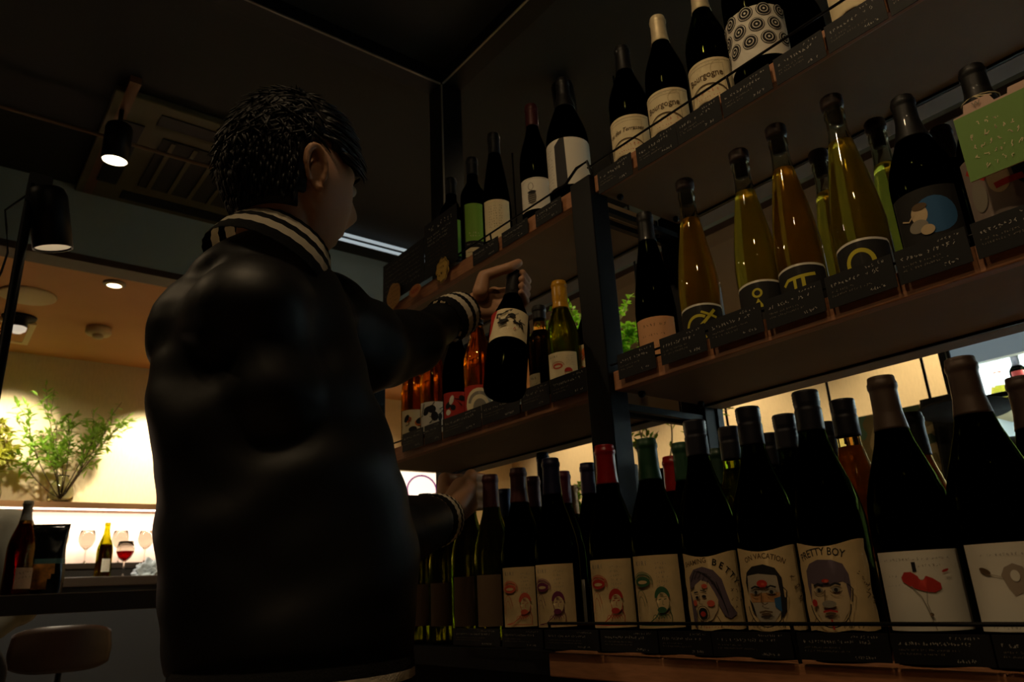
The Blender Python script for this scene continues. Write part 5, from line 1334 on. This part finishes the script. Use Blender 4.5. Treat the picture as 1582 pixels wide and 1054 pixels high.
sleeve([LSh, LSh.lerp(LE, .5)-Vector((0, 0, .01)), LE, LE.lerp(LC, .5)-Vector((0, 0, .004)), LC], [.085, .078, .068, .056, .044])
sleeve([RSh, RSh.lerp(RE, .5), RE, RE.lerp(RC, .5), RC], [.070, .074, .074, .063, .047])
capsule(bmJ, LSh, RSh, .072, .070, 18)
capsule(bmJ, RSh, pj(412, 432, 0), .070, .070, 18); capsule(bmJ, RSh, pj(330, 520, .02), .070, .085, 18)
def jd(co):
    f = noise.noise(co*7)*.0045+noise.noise(Vector((co.x*11+co.z*12, co.y*11-co.z*8, co.z*16)))*.0042
    # diagonal folds running out from the armpit and elbow
    for c_, k, amp in ((RSh, 55, .009), (RE, 60, .010), (LE, 70, .009)):
        dd = (co-c_).length; f += amp*math.sin(dd*k+4*noise.noise(co*5))*math.exp(-(dd/.15)**2)
    return f
bmJ = fuse(bmJ, .0062, 8, jd)
pp_('jacket', bmJ, M_jacket)
def ribband(C, nrm, ra, rb_, xdir, h, fan, stripes, n=60, flare=0, thick=.004):
    """knitted band: rows of rings along nrm; stripes = list of (fraction0, fraction1)"""
    b = bmesh.new(); nrm = nrm.normalized(); xd = (xdir-nrm*xdir.dot(nrm)).normalized(); yd = nrm.cross(xd); K = 24; R_ = []
    for k in range(K+1):
        f = k/K; bul = thick*math.sin(PI*f)
        R_.append([b.verts.new(C+nrm*(h*(f-.5))+xd*(ra*(1+flare*(f-.5))+bul+.0006*math.cos(i*PI))*math.cos(2*PI*i/n)+yd*(rb_*(1+flare*(f-.5))+bul+.0006*math.cos(i*PI))*math.sin(2*PI*i/n)) for i in range(n)])
    for k in range(K):
        f = (k+.5)/K; mi = 1 if any(s0 <= f <= s1 for s0, s1 in stripes) else 0
        for i in range(n): b.faces.new((R_[k][i], R_[k][(i+1) % n], R_[k+1][(i+1) % n], R_[k+1][i])).material_index = mi
    bmesh.ops.solidify(b, geom=b.faces[:], thickness=.003); return b
# collar
cc_ = pj(424, 398, -.01); cn_ = (Vector((0, 0, 1))+fd*.50+rd*.05).normalized()
pp_('collar', ribband(cc_, cn_, .078, .074, IMR, .062, 0, [(.28, .48), (.66, .88)], flare=-.26), [M_rib, M_stripe])
for W_, E_, nm in ((LW, LE, 'cuff'), (RW, RE, 'cuff')):
    d_ = (E_-W_).normalized(); pp_(nm, ribband(W_+d_*.048, d_, .042, .041, Vector((0, 0, 1)), .074, 0, [(.12, .32), (.50, .70)], flare=.10), [M_rib, M_stripe])
A, B = pj(247, 1062), pj(645, 1062)
pp_('hem_band', ribband((A+B)/2, Vector((0, 0, 1)), (B-A).length/2*.93, .138, IMR, .06, 0, [(.2, .36), (.6, .76)], flare=.04), [M_rib, M_stripe])
bmT = bmesh.new()
for sd in (-1, 1):
    hp_ = Vector((ax0.x, ax0.y, .74))+rd*.085*sd; kn_ = hp_+fd*(.03 if sd > 0 else 0)+Vector((0, 0, -.28)); an_ = kn_-fd*.02+Vector((0, 0, -.33))
    capsule(bmT, hp_, kn_, .102, .076, 18); capsule(bmT, kn_, an_, .074, .060, 18)
capsule(bmT, Vector((ax0.x, ax0.y, .76))-rd*.04, Vector((ax0.x, ax0.y, .76))+rd*.03, .105, .105, 18)
pp_('trousers', fuse(bmT, .008, 4), M_trouser)
for sd in (-1, 1):
    an_ = Vector((ax0.x, ax0.y, 0))+rd*.085*sd+fd*(.01 if sd > 0 else -.02)
    b = bmesh.new(); capsule(b, an_+Vector((0, 0, .045))-fd*.03, an_+Vector((0, 0, .04))+fd*.15, .044, .040); box(b, (0, 0, 0), (0.001, 0.001, 0.001)); b2 = fuse(b, .005, 3)
    for v in b2.verts: v.co.z = max(v.co.z, .002)
    pp_('shoe', b2, mat('black_leather', '0a0a0a', .4))

# seated guest cut by the left frame edge --------------------------------
GX = -3.50
gs_ = atx(18, 790, GX); gc = Vector((GX, gs_.y-.15, 0)); zs2 = atx(10, 775, GX).z
t = thing('person', 'seated person in a pale grey shirt cut by the left frame edge', 'person', gc)
M_shirt = mat('pale_grey_shirt', '8c8878', .85, bump=.2, bscale=60)
gz = zs2-.06
b = bmesh.new()
capsule(b, (0, 0, gz-.5), (0, 0, gz-.05), .10, .11); capsule(b, (0, -.14, gz-.04), (0, .13, gz-.04), .055, .055); capsule(b, (0, 0, gz-.03), (.02, 0, gz+.10), .05, .05)
R2 = Matrix(((0, 1, 0), (-1, 0, 0), (0, 0, 1))); head_mesh(b, Vector((.03, -.02, gz+.18)), R2, .95)
for sd in (-1, 1):
    S = Vector((0, .15*sd, gz-.05)); E_ = Vector((.08, .20*sd, gz-.33)); W_ = Vector((.28, .10*sd, gz-.27)) if False else Vector((.16, .08*sd, gz-.46))
    capsule(b, S, E_, .045, .038); capsule(b, E_, W_, .036, .026); capsule(b, W_, W_+Vector((.06, -.01*sd, -.02)), .024, .02)
    for i in range(4): capsule(b, W_+Vector((.06, (-.024+.016*i), -.02)), W_+Vector((.115-.006*abs(i-1.5), -.028+.019*i, -.038)), .009, .007, 8)
    capsule(b, W_+Vector((.02, -.02*sd, 0)), W_+Vector((.07, -.045*sd, -.01)), .011, .008, 8)
    capsule(b, (0, .09*sd, gz-.5), (.40, .10*sd, gz-.52), .08, .06); capsule(b, (.40, .10*sd, gz-.52), (.36, .10*sd, .12), .055, .04); capsule(b, (.36, .10*sd, .06), (.50, .10*sd, .05), .035, .03)
link('body', fuse(b, .006, 3), M_skin, t, True)
b = bmesh.new(); capsule(b, (0, 0, gz-.48), (0, 0, gz-.06), .135, .135, 20); capsule(b, (0, -.14, gz-.05), (0, .135, gz-.05), .075, .078, 18)
for sd in (-1, 1):
    S = Vector((0, .155*sd, gz-.055)); E_ = Vector((.08, .215*sd, gz-.33)); capsule(b, S, E_, .085, .074, 18); capsule(b, E_, E_.lerp(Vector((.16, .08*sd, gz-.46)), .6), .06, .045, 18)
link('shirt', fuse(b, .008, 5, lambda c: noise.noise(c*11)*.008), M_shirt, t, True)
b = bmesh.new(); eggbox(b, Vector((.005, -.02, gz+.205)), Matrix.Identity(3), (.10, .085, .105)); link('hair', fuse(b, .006, 1, lambda c: noise.noise(c*40)*.006), M_hair, t, True)
b = bmesh.new()
for sd in (-1, 1): capsule(b, (0, .09*sd, gz-.52), (.40, .10*sd, gz-.54), .105, .08, 16); capsule(b, (.40, .10*sd, gz-.54), (.36, .10*sd, .16), .078, .06, 16)
link('trousers', fuse(b, .01, 3), M_trouser, t, True)
t = thing('bar_stool', 'stool under the seated guest at the left frame edge', 'bar stool', (gc.x-.02, gc.y, 0)); zz = gz-.64
b = bmesh.new(); lathe(b, [(0, zz-.04), (.16, zz-.038), (.18, zz-.02), (.18, zz-.004), (0, zz)], 32); link('seat', b, bw, t, True)
b = bmesh.new(); lathe(b, [(0, 0), (.2, 0), (.2, .012), (.03, .025), (.022, .05), (.022, zz-.041), (0, zz-.041)], 28); link('pedestal', b, M_steel, t, True)
